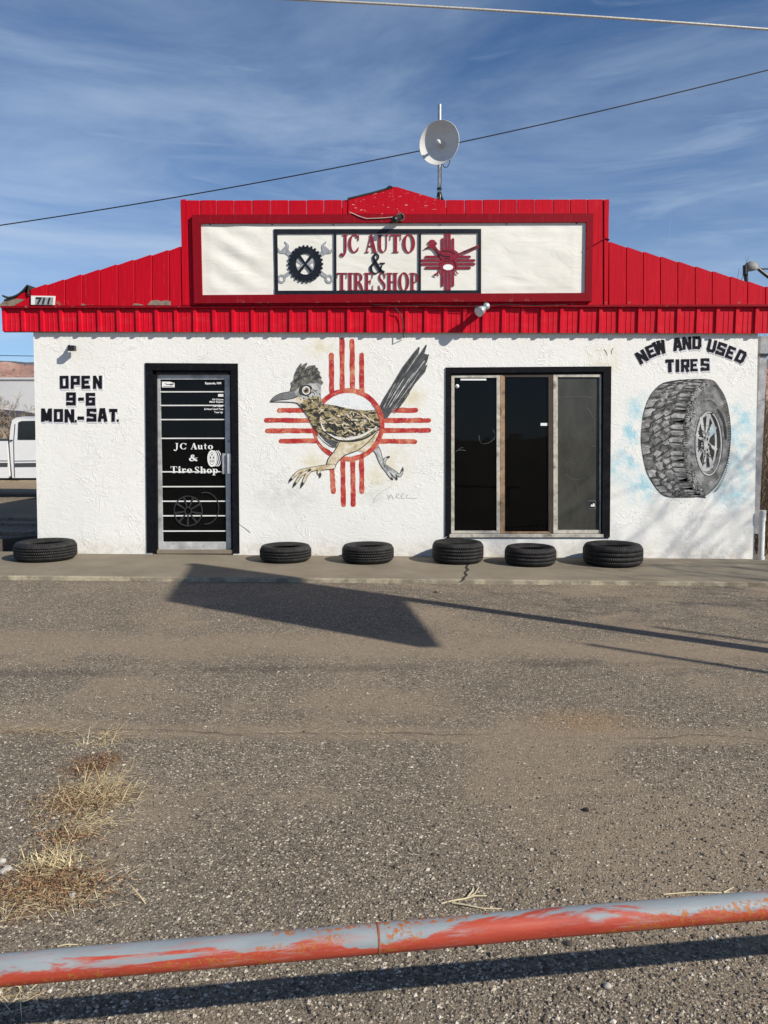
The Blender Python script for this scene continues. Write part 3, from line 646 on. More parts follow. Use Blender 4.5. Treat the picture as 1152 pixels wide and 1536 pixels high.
    # splintered bare feet of boards
    f = Flat(W, YB-0.006, 0.006); f.poly([(221, 457.6), (226, 451), (236, 450), (242, 452), (249, 450), (256, 452), (256, 457.8)]); f.build('splintered_edge', M['greywood'], shop)
    f = Flat(W, YB-0.006, 0.006); f.poly([(121, 458), (123, 455), (126, 456), (129, 458)]); f.build('splintered_edge', M['greywood'], shop)
    f = Flat(W, YB-0.006, 0.006); f.poly([(198, 458), (202, 455), (210, 456), (217, 458)]); f.build('splintered_edge', M['greywood'], shop)
build_gable()
def build_fascia():
    # one ribbed sheet: a bold rib at its left edge and fine creases across
    p = W(590, 462, YF); q = W(590, 498.5, YF); wpx = 28.95
    pa = W(590, 480, YF); pb = W(590+wpx, 480, YF); w = pb.x-pa.x
    prof = [(0.0, 0.0), (0.010, -0.021), (0.050, -0.021), (0.060, 0.0), (0.107, 0.0), (0.110, -0.0045), (0.117, -0.0045), (0.120, 0), (0.168, 0), (0.171, -0.0045), (0.178, -0.0045), (0.181, 0), (w-0.001, 0.0)]
    zt, zb = p.z+0.02, q.z
    mb = MB(); vs = [(x, y, 0) for x, y in prof]+[(x, y, zt-zb) for x, y in prof]+[(x, y+0.012, 0) for x, y in prof]
    n = len(prof)
    mb.add(vs, [(i, i+1, n+i+1, n+i) for i in range(n-1)]+[(i+1, i, 2*n+i, 2*n+i+1) for i in range(n-1)])
    me = mb.mesh('fascia_panel', M['metalred'])
    x = W(3, 480, YF).x; i = 0; xend = W(1178, 480, YF).x
    while x < xend:
        o = bpy.data.objects.new('fascia_panel', me); COL.objects.link(o); o.parent = shop
        # the fascia runs very slightly downhill to the left in the photograph
        px = 3+i*wpx; dz = W(px, 497.2+px*0.0026, YF).z-zb
        o.location = (x, YF+random.uniform(-0.003, 0.003), zb+dz); o.rotation_euler = (random.uniform(-0.012, 0.012), 0, random.uniform(-0.006, 0.006))
        x += w; i += 1
    a, b = W(3, 459.5, YF), W(1178, 461, YF)
    MB().box((a.x, YF+0.014, W(590, 497, YF).z), (b.x, 0.0-0.002, a.z+0.02)).build('fascia_backing', M['greywood'], shop)
    MB().box((a.x, YB-0.01, W(590, 461.0, YB).z), (b.x, YB+0.03, W(590, 457.8, YB).z)).build('shadow_strip', M['trimred'], shop)  # dark strip put in along the shadow line under the boards
build_fascia()

# -------- lettering shapes, drawn in a 1 x 1 box (x right, y down)
BLOCK = {
 'O': [('l', [(.14,.12),(.86,.12),(.86,.88),(.14,.88),(.14,.12)], 1)], 'D': [('l', [(.14,.12),(.72,.12),(.86,.26),(.86,.74),(.72,.88),(.14,.88),(.14,.12)], 1)],
 'P': [('l', [(.14,1),(.14,.12),(.86,.12),(.86,.58),(.14,.58)], 0)], 'E': [('l', [(.95,.12),(.14,.12),(.14,.88),(.95,.88)], 0), ('l', [(.14,.5),(.8,.5)], 0)],
 'N': [('l', [(.14,1),(.14,0)], 0), ('l', [(.86,1),(.86,0)], 0), ('l', [(.14,.06),(.86,.94)], 0)],
 'M': [('l', [(.12,1),(.12,0)], 0), ('l', [(.88,1),(.88,0)], 0), ('l', [(.14,.06),(.5,.8),(.86,.06)], 0)],
 'W': [('l', [(.06,0),(.26,.94),(.5,.1),(.74,.94),(.94,0)], 0)],
 '9': [('l', [(.14,.74),(.14,.88),(.86,.88),(.86,.12),(.14,.12),(.14,.52),(.86,.52)], 0)], '6': [('l', [(.86,.26),(.86,.12),(.14,.12),(.14,.88),(.86,.88),(.86,.48),(.14,.48)], 0)],
 '-': [('l', [(0,.5),(1,.5)], 0)], '.': [('l', [(0,.5),(1,.5)], 0)],
 'S': [('l', [(.88,.28),(.88,.12),(.14,.12),(.14,.48),(.88,.54),(.88,.88),(.12,.88),(.12,.72)], 0)], 'A': [('l', [(.13,1),(.38,.1),(.62,.1),(.87,1)], 0), ('l', [(.25,.66),(.75,.66)], 0)],
 'T': [('l', [(0,.12),(1,.12)], 0), ('l', [(.5,.12),(.5,1)], 0)], 'I': [('l', [(.5,0),(.5,1)], 0)], 'R': [('l', [(.14,1),(.14,.12),(.86,.12),(.86,.56),(.14,.56)], 0), ('l', [(.5,.56),(.88,1)], 0)],
 'U': [('l', [(.14,0),(.14,.76),(.26,.88),(.74,.88),(.86,.76),(.86,0)], 0)],
}
def block_letter(parent, ch, cx, cy, w, h, rot=0.0, Y=-0.006, wt=0.255, slant=0.0):
    c, s = math.cos(R(rot)), math.sin(R(rot))
    def place(u, v, dx=0, dy=0):
        x, y = (u-.5)*w-slant*(v-.5)*h, (v-.5)*h
        return (cx+x*c-y*s+dx, cy+x*s+y*c+dy)
    sw = h*wt if ch not in '-.' else h
    jj = lambda: random.uniform(-0.25, 0.25)
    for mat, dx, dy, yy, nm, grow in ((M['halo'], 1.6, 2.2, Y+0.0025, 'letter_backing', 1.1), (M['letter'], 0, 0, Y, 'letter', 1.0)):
        f = Flat(W, yy, 0.004)
        for kind, pts, closed in BLOCK[ch]:
            q = [place(u, v, dx, dy) for u, v in pts]
            ww = min(sw, (w*0.36 if ch not in '-.IT' else sw))*grow
            if closed:                          # four mitred sides
                m = len(q)-1
                for i in range(m):
                    a, b = q[i], q[i+1]; d = Vector((b[0]-a[0], b[1]-a[1])).normalized()*ww/2*0.98
                    f.stroke([(a[0]-d.x, a[1]-d.y), (b[0]+d.x, b[1]+d.y)], ww, sharp=True, round_ends=False)
            else:
                for i, (a, b) in enumerate(zip(q, q[1:])):
                    d = Vector((b[0]-a[0], b[1]-a[1])).normalized()*ww/2*0.96
                    a2 = (a[0]-d.x, a[1]-d.y) if i > 0 else a; b2 = (b[0]+d.x, b[1]+d.y) if i < len(q)-2 else b
                    f.stroke([a2, b2], ww, sharp=True, round_ends=False)
        f.build(nm, mat, parent)
hours = bpy.data.objects.new('opening_hours_lettering', None); COL.objects.link(hours); hours.parent = shop
k = 4.15
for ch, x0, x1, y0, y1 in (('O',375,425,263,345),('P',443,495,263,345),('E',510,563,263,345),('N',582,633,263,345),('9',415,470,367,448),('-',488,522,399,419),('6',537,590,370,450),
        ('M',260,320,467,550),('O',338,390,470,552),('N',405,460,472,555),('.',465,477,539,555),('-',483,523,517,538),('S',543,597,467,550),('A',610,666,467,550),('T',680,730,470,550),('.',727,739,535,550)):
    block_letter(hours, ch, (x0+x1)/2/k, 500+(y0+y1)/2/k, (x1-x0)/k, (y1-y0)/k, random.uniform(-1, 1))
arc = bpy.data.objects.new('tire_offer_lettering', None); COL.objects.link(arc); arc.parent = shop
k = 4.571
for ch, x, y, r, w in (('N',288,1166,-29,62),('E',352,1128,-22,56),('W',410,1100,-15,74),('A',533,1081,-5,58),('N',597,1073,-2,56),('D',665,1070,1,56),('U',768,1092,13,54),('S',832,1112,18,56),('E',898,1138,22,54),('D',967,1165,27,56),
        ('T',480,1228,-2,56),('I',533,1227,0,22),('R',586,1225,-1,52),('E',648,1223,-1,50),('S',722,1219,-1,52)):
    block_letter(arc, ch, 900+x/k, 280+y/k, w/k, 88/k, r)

# -------- the roadrunner mural, measured on an enlargement of it
mural = bpy.data.objects.new('roadrunner_mural', None); COL.objects.link(mural); mural.parent = shop
k1 = 4.114
def MU(u, v, Y): return W(380+u/k1, 490+v/k1, Y)
PM = dict(red=wall_paint('worn_red_mural_paint', [(0.32, (0.34, 0.012, 0.022)), (0.48, (0.45, 0.05, 0.04)), (0.60, (0.56, 0.17, 0.10)), (0.72, (0.60, 0.33, 0.21))], 8, 0.16),
 inside=wall_paint('bluish_white_mural_paint', [(0.3, (0.70, 0.73, 0.75)), (0.7, (0.77, 0.78, 0.78))], 5, 0),
 body=wall_paint('mottled_feather_paint', [(0.34, (0.022, 0.022, 0.020)), (0.44, (0.045, 0.043, 0.038)), (0.49, (0.20, 0.165, 0.09)), (0.54, (0.50, 0.40, 0.20)), (0.59, (0.18, 0.17, 0.15)), (0.64, (0.04, 0.04, 0.038)), (0.72, (0.62, 0.58, 0.48))], 12, 0.05, 5, (1, 1, 1.7), (0, 0.35, 0)),
 black=wall_paint('black_mural_line', [(0.3, (0.018, 0.018, 0.02)), (0.7, (0.05, 0.05, 0.05))], 20, 0.05), tan=wall_paint('tan_mural_paint', [(0.35, (0.42, 0.32, 0.17)), (0.5, (0.62, 0.54, 0.38)), (0.65, (0.72, 0.68, 0.58))], 12, 0.1),
 slate=wall_paint('slate_mural_paint', [(0.3, (0.045, 0.05, 0.055)), (0.6, (0.10, 0.105, 0.11)), (0.8, (0.19, 0.195, 0.19))], 12, 0.06, 6, (1, 1, 1)), crest=wall_paint('crest_mural_paint', [(0.3, (0.035, 0.037, 0.04)), (0.5, (0.12, 0.12, 0.115)), (0.62, (0.24, 0.22, 0.16)), (0.8, (0.07, 0.07, 0.07))], 24, 0.05),
 grey=wall_paint('pale_grey_mural_paint', [(0.35, (0.22, 0.23, 0.24)), (0.5, (0.42, 0.43, 0.43)), (0.66, (0.62, 0.62, 0.60))], 14, 0.1), white=wall_paint('white_mural_paint', [(0.3, (0.66, 0.65, 0.60)), (0.7, (0.74, 0.73, 0.70))], 9, 0), pencil=wall_paint('faint_pencil_line', [(0.3, (0.50, 0.50, 0.48)), (0.7, (0.60, 0.60, 0.57))], 30, 0.2),
 beak=wall_paint('beak_mural_paint', [(0.3, (0.12, 0.125, 0.13)), (0.7, (0.25, 0.255, 0.26))], 8, 0.03), brown=wall_paint('eye_mural_paint', [(0.3, (0.16, 0.11, 0.06)), (0.7, (0.25, 0.2, 0.14))], 20, 0))
def MF(Y): return Flat(MU, Y, 0.0006)
def jag_line(a, b, w, n=9):
    out = []
    for i in range(n+1):
        t = i/n; out.append((a[0]+(b[0]-a[0])*t+random.uniform(-1.2, 1.2), a[1]+(b[1]-a[1])*t+random.uniform(-1.2, 1.2), w*random.uniform(0.9, 1.08)))
    return out
f = MF(-0.0020); f.oval(585, 605, 212, 214, 48); f.build('circle_field', PM['inside'], mural)
for a, b in (((482,175),(484,402)),((547,85),(550,392)),((610,87),(612,390)),((669,174),(670,400)),((162,516),(310,516)),((82,578),(350,578)),((86,642),(372,642)),((170,706),(396,704)),
             ((770,516),(1004,516)),((800,578),(1084,578)),((800,640),(1085,640)),((786,706),(997,709)),((484,860),(494,1018)),((552,815),(557,1100)),((614,815),(617,1096)),((667,805),(671,1017))):
    f = MF(-0.0026); f.stroke(jag_line(a, b, 30), n=2); f.build('sun_ray', PM['red'], mural)
f = MF(-0.0034); f.ring(585, 605, 224, 226, 194, 196, n=64, jag=1.6); f.build('sun_circle', PM['red'], mural)
f = MF(-0.0042)
f.poly([(775,500),(800,448),(850,368),(920,250),(985,165),(1020,124),(1028,130),(1016,180),(1040,148),(1066,109),(1071,118),(1056,166),(1074,172),(1085,168),(1078,200),(1062,240),(1075,234),(1060,280),(1000,350),(940,420),(890,490),(850,532),(830,560),(800,572),(788,524)])
f.build('tail', PM['slate'], mural)
f = MF(-0.0050)
for p in ([(790,500),(850,390),(930,260),(1010,150)],[(815,500),(880,400),(960,280),(1045,165)],[(845,500),(920,400),(1000,290),(1070,190)],[(870,480),(950,390),(1050,270)]):
    f.stroke([(x, y, 4+2*random.random()) for x, y in p])
f.build('tail_line', PM['black'], mural); f.k += 1
f = MF(-0.0054)
for p in ([(800,490),(870,378),(950,255),(1012,165)],[(835,485),(910,380),(985,280)],[(870,440),(950,340),(1050,205)]):
    f.stroke([(x+6, y+6, 5) for x, y in p])
tag(f.build('tail_highlight', PM['grey'], mural))
tl = {m_: MF(-0.0057-0.0002*i) for i, m_ in enumerate(('black', 'slate', 'grey'))}
for i in range(46):
    q = random.random(); r0_ = random.uniform(0.05, 0.55); r1_ = min(0.93, r0_+random.uniform(0.15, 0.45))
    def tp(q, r): return (788+q*72+(1010+q*52-788-q*72)*r, 512+q*40+(150+q*105-512-q*40)*r-18*math.sin(r*3.14)*(1-q)+12*math.sin(r*3.14)*q)
    m_ = random.choice(('black', 'slate', 'grey', 'black')); w_ = random.uniform(2.5, 6)
    a_, b_, c_ = tp(q, r0_), tp(q, (r0_+r1_)/2), tp(q, r1_); tl[m_].stroke([(a_[0], a_[1], 2), (b_[0], b_[1], w_), (c_[0], c_[1], 1.5)], n=3)
for m_, f in tl.items(): f.k = 0; tag(f.build('tail_markings', PM[m_], mural), kind='stuff')
# rear leg, then body, near leg, head
def limb(pts, mat, name, outline=7.0, Y=-0.0046):
    f = MF(Y); f.stroke([(x, y, w+outline) for x, y, w in pts]); f.build(name+'_outline', PM['black'], mural)
    f = MF(Y-0.0007); f.stroke(pts); f.build(name, PM[mat], mural)
limb([(690,755,40),(735,740,44),(765,765,34),(785,820,26),(806,862,24)], 'grey', 'rear_shank')
for p in ([(806,862,20),(838,910,16),(856,938,10)],[(812,862,18),(858,902,15),(884,938,9)],[(815,862,18),(872,898,16),(905,918,14),(922,882,8)],[(802,852,15),(815,818,13),(836,804,8)]):
    limb(p, 'grey', 'rear_toe', 6)
f = MF(-0.0062)
for p in ([(852,934),(862,946)],[(880,930),(888,946)],[(918,890),(924,868)],[(826,808),(842,802)]): f.stroke([(p[0][0], p[0][1], 9), (p[1][0], p[1][1], 4)], sharp=True)
tag(f.build('rear_claw', PM['black'], mural), kind='stuff')
f = MF(-0.0056); f.poly([(636,766),(700,722),(742,700),(752,738),(722,776),(688,778)]); f.build('rear_thigh', PM['tan'], mural)
BODY = [(268,470),(330,480),(425,478),(500,485),(560,499),(620,509),(700,517),(772,513),(788,540),(786,590),(775,622),(745,655),(690,690),(620,712),(560,722),(522,745),(486,736),(440,700),(396,652),(362,603),(335,552),(304,510)]
f = MF(-0.0056); f.poly(smooth_path([(x, y) for x, y in BODY], 4, True)); f.build('body', PM['body'], mural)
def inside(p, poly):
    r = False; j = len(poly)-1
    for i in range(len(poly)):
        if (poly[i][1] > p[1]) != (poly[j][1] > p[1]) and p[0] < (poly[j][0]-poly[i][0])*(p[1]-poly[i][1])/(poly[j][1]-poly[i][1])+poly[i][0]: r = not r
        j = i
    return r
feather = {'black': MF(-0.0064), 'tan': MF(-0.0067), 'white': MF(-0.0069), 'slate': MF(-0.0062)}
inner = [(300,490),(430,492),(560,510),(690,530),(765,530),(765,600),(690,665),(560,695),(470,690),(400,630),(345,550)]
for i in range(240):
    p = (random.uniform(290, 775), random.uniform(480, 715))
    if not inside(p, inner): continue
    kind = random.choices(('black', 'tan', 'white', 'slate'), (5, 4, 0.9, 2))[0]
    a = random.gauss(0.25, 0.5); L = random.uniform(10, 34); w = random.uniform(5, 15) if kind != 'white' else random.uniform(3, 6)
    b = a+random.uniform(-0.9, 0.9)
    m1 = (p[0]+math.cos(a)*L, p[1]+math.sin(a)*L); m2 = (m1[0]+math.cos(b)*L*.7, m1[1]+math.sin(b)*L*.7)
    feather[kind].stroke([(p[0], p[1], w*.4), (m1[0], m1[1], w), (m2[0], m2[1], w*.3)], n=2)
for kk, ff in feather.items():
    ff.k = 0; tag(ff.build('feather_markings', PM[kk], mural), kind='stuff')
def line(pts, w, mat, name, Y=-0.0072):
    f = MF(Y); f.stroke([(p[0], p[1], p[2] if len(p) > 2 else w) for p in pts]); f.build(name, PM[mat], mural)
line([(386,660),(430,706),(480,740),(510,742),(522,728)], 4, 'black', 'breast_line')
f = MF(-0.0069); f.poly(smooth_path([(415,655),(455,690),(530,712),(522,738),(486,732),(440,700)], 3, True)); f.build('breast_patch', PM['slate'], mural)
f = MF(-0.0068); f.poly([(392,668),(430,712),(478,748),(474,764),(430,740),(398,700)]); f.build('breast_white', PM['white'], mural)
line([(418,598,6),(440,640,12),(500,682,15),(590,692,17),(680,668,14),(768,612,7)], 12, 'white', 'wing_edge', -0.0074)
line([(428,640,4),(520,700,9),(620,704,12),(700,684,10),(772,634,5)], 12, 'black', 'wing_line', -0.0078)
f = MF(-0.0070); f.poly(smooth_path([(528,716),(620,712),(700,688),(770,636),(764,680),(706,722),(640,768),(566,792),(522,832),(502,868),(470,878),(452,850),(466,812),(500,768)], 4, True)); f.build('thigh', PM['tan'], mural)
line([(528,722),(500,768),(464,814),(453,852)], 5, 'black', 'thigh_line'); line([(772,640),(706,716),(640,764),(566,794),(522,834),(500,872)], 5, 'black', 'thigh_line')
limb([(494,862,26),(440,868,26),(390,874,22),(345,882,22)], 'tan', 'front_shank', 6, -0.0074)
for p in ([(348,880,18),(288,892,16),(252,922,14),(228,948,9)],[(350,882,17),(300,912,15),(270,952,12),(254,976,9)],[(352,886,17),(326,922,14),(310,958,12),(300,978,9)],[(412,880,18),(404,900,15),(414,918,8)]):
    limb(p, 'tan', 'front_toe', 6, -0.0078)
f = MF(-0.0092)
for a, b in (((234,940),(220,962)),((258,966),(247,990)),((304,966),(294,994)),((412,908),(412,932))): f.stroke([(a[0], a[1], 14), (b[0], b[1], 5)], sharp=True)
tag(f.build('front_claw', PM['black'], mural), kind='stuff')
f = MF(-0.0070); f.poly([(243,402),(262,376),(300,358),(345,348),(400,348),(419,362),(417,420),(428,478),(396,496),(336,506),(300,494),(268,470),(258,446),(262,424)]); f.build('face', PM['grey'], mural)
f = MF(-0.0076); f.poly(smooth_path([(285,470),(330,445),(380,430),(415,440),(424,478),(396,500),(350,510),(320,508)], 3, True)); f.build('neck_patch', PM['body'], mural)
f = MF(-0.0078); f.poly([(270,430),(300,440),(310,462),(296,474),(266,470),(259,448)]); f.build('chin', PM['tan'], mural)
f = MF(-0.0076)
f.poly([(228,390),(236,364),(232,342),(250,330),(254,296),(270,258),(292,226),(300,228),(296,248),(310,232),(328,222),(333,230),(318,258),(340,242),(362,238),(384,238),(384,250),(400,256),(398,268),(414,284),(408,296),(424,316),(416,326),(432,344),(424,358),(400,347),(370,350),(345,350),(310,362),(282,376),(262,396),(244,402)])
f.build('crest', PM['crest'], mural)
f = MF(-0.0084)
for i in range(26):
    x, y = random.uniform(255, 405), random.uniform(262, 350); a = random.gauss(-0.85, 0.35); L = random.uniform(14, 34)
    f.stroke([(x, y, 6), (x+math.cos(a)*L*.5, y+math.sin(a)*L*.5, 5), (x+math.cos(a+.2)*L, y+math.sin(a+.2)*L, 2)], n=2)
f.k = 0; tag(f.build('crest_markings', PM['black'], mural), kind='stuff')
fm = {m_: MF(-0.0077-0.0002*i) for i, m_ in enumerate(('slate', 'white', 'tan'))}
for i in range(34):
    x, y = random.uniform(268, 412), random.uniform(362, 470)
    if y < 400 and x < 300: continue
    m_ = random.choice(('slate', 'white', 'tan', 'slate')); a_ = random.gauss(0.7, 0.6); L_ = random.uniform(8, 22)
    fm[m_].stroke([(x, y, 2.5), (x+math.cos(a_)*L_*.5, y+math.sin(a_)*L_*.5, random.uniform(4, 8)), (x+math.cos(a_+.4)*L_, y+math.sin(a_+.4)*L_, 2)], n=2)
for m_, f in fm.items(): f.k = 0; tag(f.build('face_markings', PM[m_], mural), kind='stuff')
f = MF(-0.0084); f.poly(smooth_path([(280,396),(288,374),(312,362),(340,360),(360,372),(364,396),(350,418),(326,428),(302,422),(284,412)], 4, True)); f.build('eye_patch', PM['black'], mural)
for rr, mt, nm, yy in ((25, 'white', 'eye_white', -0.0087), (17.5, 'brown', 'iris', -0.0090), (10, 'black', 'pupil', -0.0094)):
    f = MF(yy); f.oval(326, 393, rr, rr*1.05, 24); f.build(nm, PM[mt], mural)
f = MF(-0.0098); f.oval(317, 384, 5, 5, 10); f.build('eye_glint', PM['white'], mural)
f = MF(-0.0080); f.poly(smooth_path([(105,461),(128,434),(168,413),(215,403),(250,396),(262,420),(272,432),(236,446),(180,452),(135,458)], 4, True)); f.build('upper_beak', PM['beak'], mural)
f = MF(-0.0078); f.poly([(110,462),(180,452),(240,445),(272,432),(262,450),(268,471),(200,464)]); f.build('lower_beak', PM['white'], mural)
line([(106,461),(140,456),(200,450),(245,443),(272,430)], 4.5, 'black', 'beak_line', -0.0086); line([(105,461),(128,433),(168,412),(215,402),(248,395)], 3.5, 'black', 'beak_line', -0.0086); line([(110,463),(190,464),(268,471),(300,505),(334,552),(362,604),(398,654)], 4, 'black', 'throat_line', -0.0086)
f = MF(-0.0082); f.ring(585, 605, 224, 226, 195, 197, -0.72, 1.15, n=26, jag=1.6); f.build('sun_circle', PM['red'], mural)
f = MF(-0.0022)
for p in ([(745,1085),(752,1055),(790,1020),(850,985)],[(745,1085),(770,1065)],[(830,1040),(838,1062),(850,1035),(862,1060),(872,1058)],[(885,1050),(900,1035),(888,1030),(884,1052),(905,1060)],[(915,1052),(930,1032),(918,1030),(914,1055),(935,1060)],[(945,1040),(955,1035),(948,1055),(1010,1058)]):
    f.stroke(p, 4)
f.k = 0; f.build('signature', PM['pencil'], mural)
# cracks in the stucco
for pts in ([(355,783),(362,789),(368,793),(375,799)],[(906,524),(909,528),(911,533)],[(920,522),(917,527),(918,531)]):
    f = Flat(W, -0.0016, 0.001); f.stroke([(x, y, 0.5+0.5*random.random()) for x, y in pts]); f.build('crack', M['crack'], shop)

# -------- the painted tyre
tm = bpy.data.objects.new('tire_mural', None); COL.objects.link(tm); tm.parent = shop
def TU(u, v, Y): return W(950+u/7.2, 560+v/7.2, Y)
def TF(Y): return Flat(TU, Y, 0.0006)
TM = dict(dark=wall_paint('tire_dark_paint', [(0.3, (0.018, 0.018, 0.019)), (0.7, (0.055, 0.055, 0.055))], 16, 0.05), block=wall_paint('tire_block_paint', [(0.30, (0.09, 0.09, 0.09)), (0.48, (0.22, 0.22, 0.218)), (0.66, (0.46, 0.46, 0.45))], 9, 0.08),
 groove=wall_paint('tire_groove_paint', [(0.36, (0.02, 0.02, 0.02)), (0.5, (0.07, 0.07, 0.07)), (0.64, (0.20, 0.20, 0.20))], 18, 0.08),
 shade=wall_paint('tire_block_shade', [(0.28, (0.05, 0.05, 0.05)), (0.5, (0.13, 0.13, 0.13)), (0.7, (0.28, 0.28, 0.28))], 9, 0.08),
 side=wall_paint('tire_sidewall_paint', [(0.30, (0.06, 0.06, 0.06)), (0.5, (0.19, 0.19, 0.188)), (0.68, (0.42, 0.42, 0.41))], 7, 0.10), light=wall_paint('tire_light_paint', [(0.3, (0.42, 0.43, 0.42)), (0.7, (0.60, 0.61, 0.60))], 14, 0.05), mid=wall_paint('tire_mid_paint', [(0.3, (0.30, 0.305, 0.305)), (0.7, (0.52, 0.525, 0.52))], 14, 0.05), blue=wall_paint('tire_reflection_paint', [(0.3, (0.40, 0.52, 0.56)), (0.7, (0.55, 0.62, 0.64))], 14, 0.0))
OUT = [(80,690),(90,560),(105,440),(150,300),(215,190),(330,100),(550,65),(720,60),(860,75),(930,150),(990,250),(1030,390),(1055,600),(1050,760),(1020,950),(940,1150),(880,1240),(800,1310),(730,1335),(520,1345),(340,1330),(240,1240),(150,1090),(110,950),(85,790)]
f = TF(-0.0022); f.poly(smooth_path(OUT, 5, True)); f.build('tread_ground', TM['groove'], tm)
SH = [(790,66),(690,140),(630,230),(585,350),(552,550),(540,780),(556,1000),(604,1180),(680,1290),(790,1316)]
f = TF(-0.0030); f.poly(smooth_path(SH, 5)[:-1]+smooth_path([(795,1306),(870,1235),(930,1145),(1010,945),(1040,760),(1045,600),(1020,395),(980,255),(920,158),(855,85)], 5)); f.build('sidewall', TM['side'], tm)
def interp(tab, y):
    for (y0, x0), (y1, x1) in zip(tab, tab[1:]):
        if y0 <= y <= y1: return x0+(x1-x0)*(y-y0)/(y1-y0)
    return tab[0][1] if y < tab[0][0] else tab[-1][1]
LT = [(60,560),(100,330),(190,215),(300,150),(440,105),(560,90),(690,80),(790,85),(950,110),(1090,150),(1240,240),(1330,340),(1345,520)]
RT = [(66,785),(140,690),(230,630),(350,585),(550,552),(780,540),(1000,556),(1180,604),(1290,680),(1320,780)]
nr = 13
def tread_pt(q, t):
    th = -1.36+2.72*(t/nr); y = 705+math.sin(th)*645/math.sin(1.36)*0.985
    return interp(LT, y)*(1-q)+interp(RT, y)*q, y-10*math.sin(q*math.pi)+12*(q-0.3)*math.cos(th)
TREAD = ((0.0, [(.01,.10),(.15,.02),(.265,.16),(.22,.40),(.24,.62),(.20,.78),(.01,.88)]), (0.45, [(.25,.30),(.36,.0),(.47,.16),(.43,.44),(.46,.60),(.36,.92),(.29,.74),(.31,.52)]),
         (0.15, [(.45,.34),(.50,.06),(.63,.02),(.68,.30),(.63,.52),(.66,.78),(.57,.94),(.49,.78),(.52,.56)]), (0.40, [(.66,.26),(.72,.03),(.985,.0),(.985,.38),(.80,.42),(.70,.44)]), (0.86, [(.67,.14),(.72,.02),(.985,.0),(.985,.34),(.74,.38)]))
for r_ in range(-1, nr+1):
    for ci, (sh, shape) in enumerate(TREAD):
        jt = random.uniform(-.08, .08); pts = [(q+random.uniform(-.014, .014) if q < .95 else q, r_+sh+t+jt+random.uniform(-.06, .06)) for q, t in shape]
        if min(t for q, t in pts) < 0 or max(t for q, t in pts) > nr: continue
        P = [tread_pt(q, t) for q, t in pts]
        f = TF(-0.0032); f.poly(P); tag(f.build('tread_block', random.choice((TM['block'], TM['block'], TM['shade'])), tm))
        if random.random() < 0.75:               # a brush highlight and a deep groove stroke
            f = TF(-0.0039); c_ = (sum(p[0] for p in P)/len(P), sum(p[1] for p in P)/len(P))
            f.stroke([(P[0][0]*.6+c_[0]*.4, P[0][1]*.6+c_[1]*.4, 4), (P[1][0]*.7+c_[0]*.3, P[1][1]*.7+c_[1]*.3+4, 9), (P[2][0]*.6+c_[0]*.4, P[2][1]*.6+c_[1]*.4+4, 3)], n=3); f.build('tread_highlight', TM['mid'], tm)
        if random.random() < .8:
            f = TF(-0.0042); a_, b_ = P[2], P[3]
            f.stroke([(P[-1][0], P[-1][1], 8), (P[-2][0], P[-2][1], 15), (b_[0], b_[1], 17), (a_[0], a_[1]+10, 9)], sharp=True, round_ends=False); f.build('groove', TM['dark'], tm)
marks = TF(-0.0042); lights = TF(-0.0045)
for i in range(46):                              # lugs along both shoulders
    t = i/45; y = 110+1170*t; x = interp(RT, y)
    marks.stroke([(x+random.uniform(2, 14), y, 6), (x+random.uniform(30, 62)*(1 if 0.1 < t < .9 else 0.6), y+random.uniform(-10, 10), 5)], sharp=True)
    for q in range(3 if t < .4 or t > .8 else 1):
        a = x+random.uniform(5, 120); yy = y+random.uniform(-14, 14); w_ = random.uniform(8, 20); h_ = random.uniform(6, 16)
        lights.stroke([(a, yy, 3.5), (a+w_, yy-h_*.5, 3.5), (a+w_*1.2, yy+h_, 3.5), (a+w_*.3, yy+h_*1.3, 3.5)], sharp=True, round_ends=False)
    if t < 0.40 or t > 0.80:
        for q in range(2):
            a = x+random.uniform(10, 90); marks.stroke([(a, y+random.uniform(-14, 14), 5), (a+random.uniform(-16, 22), y+random.uniform(-20, 20), 5), (a+random.uniform(0, 30), y+random.uniform(-20, 20), 4)], n=2)
            a = x+random.uniform(15, 80); lights.stroke([(a, y, 6), (a+random.uniform(-8, 12), y+random.uniform(-9, 9), 5)], sharp=True)
for i in range(52):                              # small teeth round the far edge
    th = -1.25+2.5*i/51; marks.stroke([(812+238*math.cos(th), 700+610*math.sin(th), 9), (812+222*math.cos(th), 700+596*math.sin(th), 6)], sharp=True)
for i in range(9):                               # moulded sidewall lettering, too worn to read
    th = 0.95+0.075*i; cx_, cy_ = 815+205*math.cos(th), 745+460*math.sin(th)
    lights.ring(cx_, cy_, 9, 12, 5, 8, n=8)
for i in range(8):
    th = -1.75+0.10*i; cx_, cy_ = 815+190*math.cos(th), 745+470*math.sin(th)
    lights.stroke([(cx_-6, cy_+10, 4), (cx_, cy_-10, 4), (cx_+7, cy_+9, 4)], sharp=True)
marks.k = lights.k = 0
tag(marks.build('shoulder_marks', TM['dark'], tm), kind='stuff'); tag(lights.build('sidewall_lettering', TM['mid'], tm), kind='stuff')
f = TF(-0.0042); f.poly(smooth_path([(905,380),(960,440),(1000,560),(1010,700),(985,700),(970,560),(930,450)], 4, True)); f.build('sidewall_shade', TM['dark'], tm)
f = TF(-0.0050); f.oval(815, 758, 150, 356, 44); f.build('rim_edge', TM['dark'], tm)
f = TF(-0.0054); f.ring(814, 758, 143, 348, 128, 332, n=44); f.build('rim_lip', TM['light'], tm)
f = TF(-0.0058); f.oval(818, 765, 126, 326, 44); f.build('rim_barrel', TM['dark'], tm)
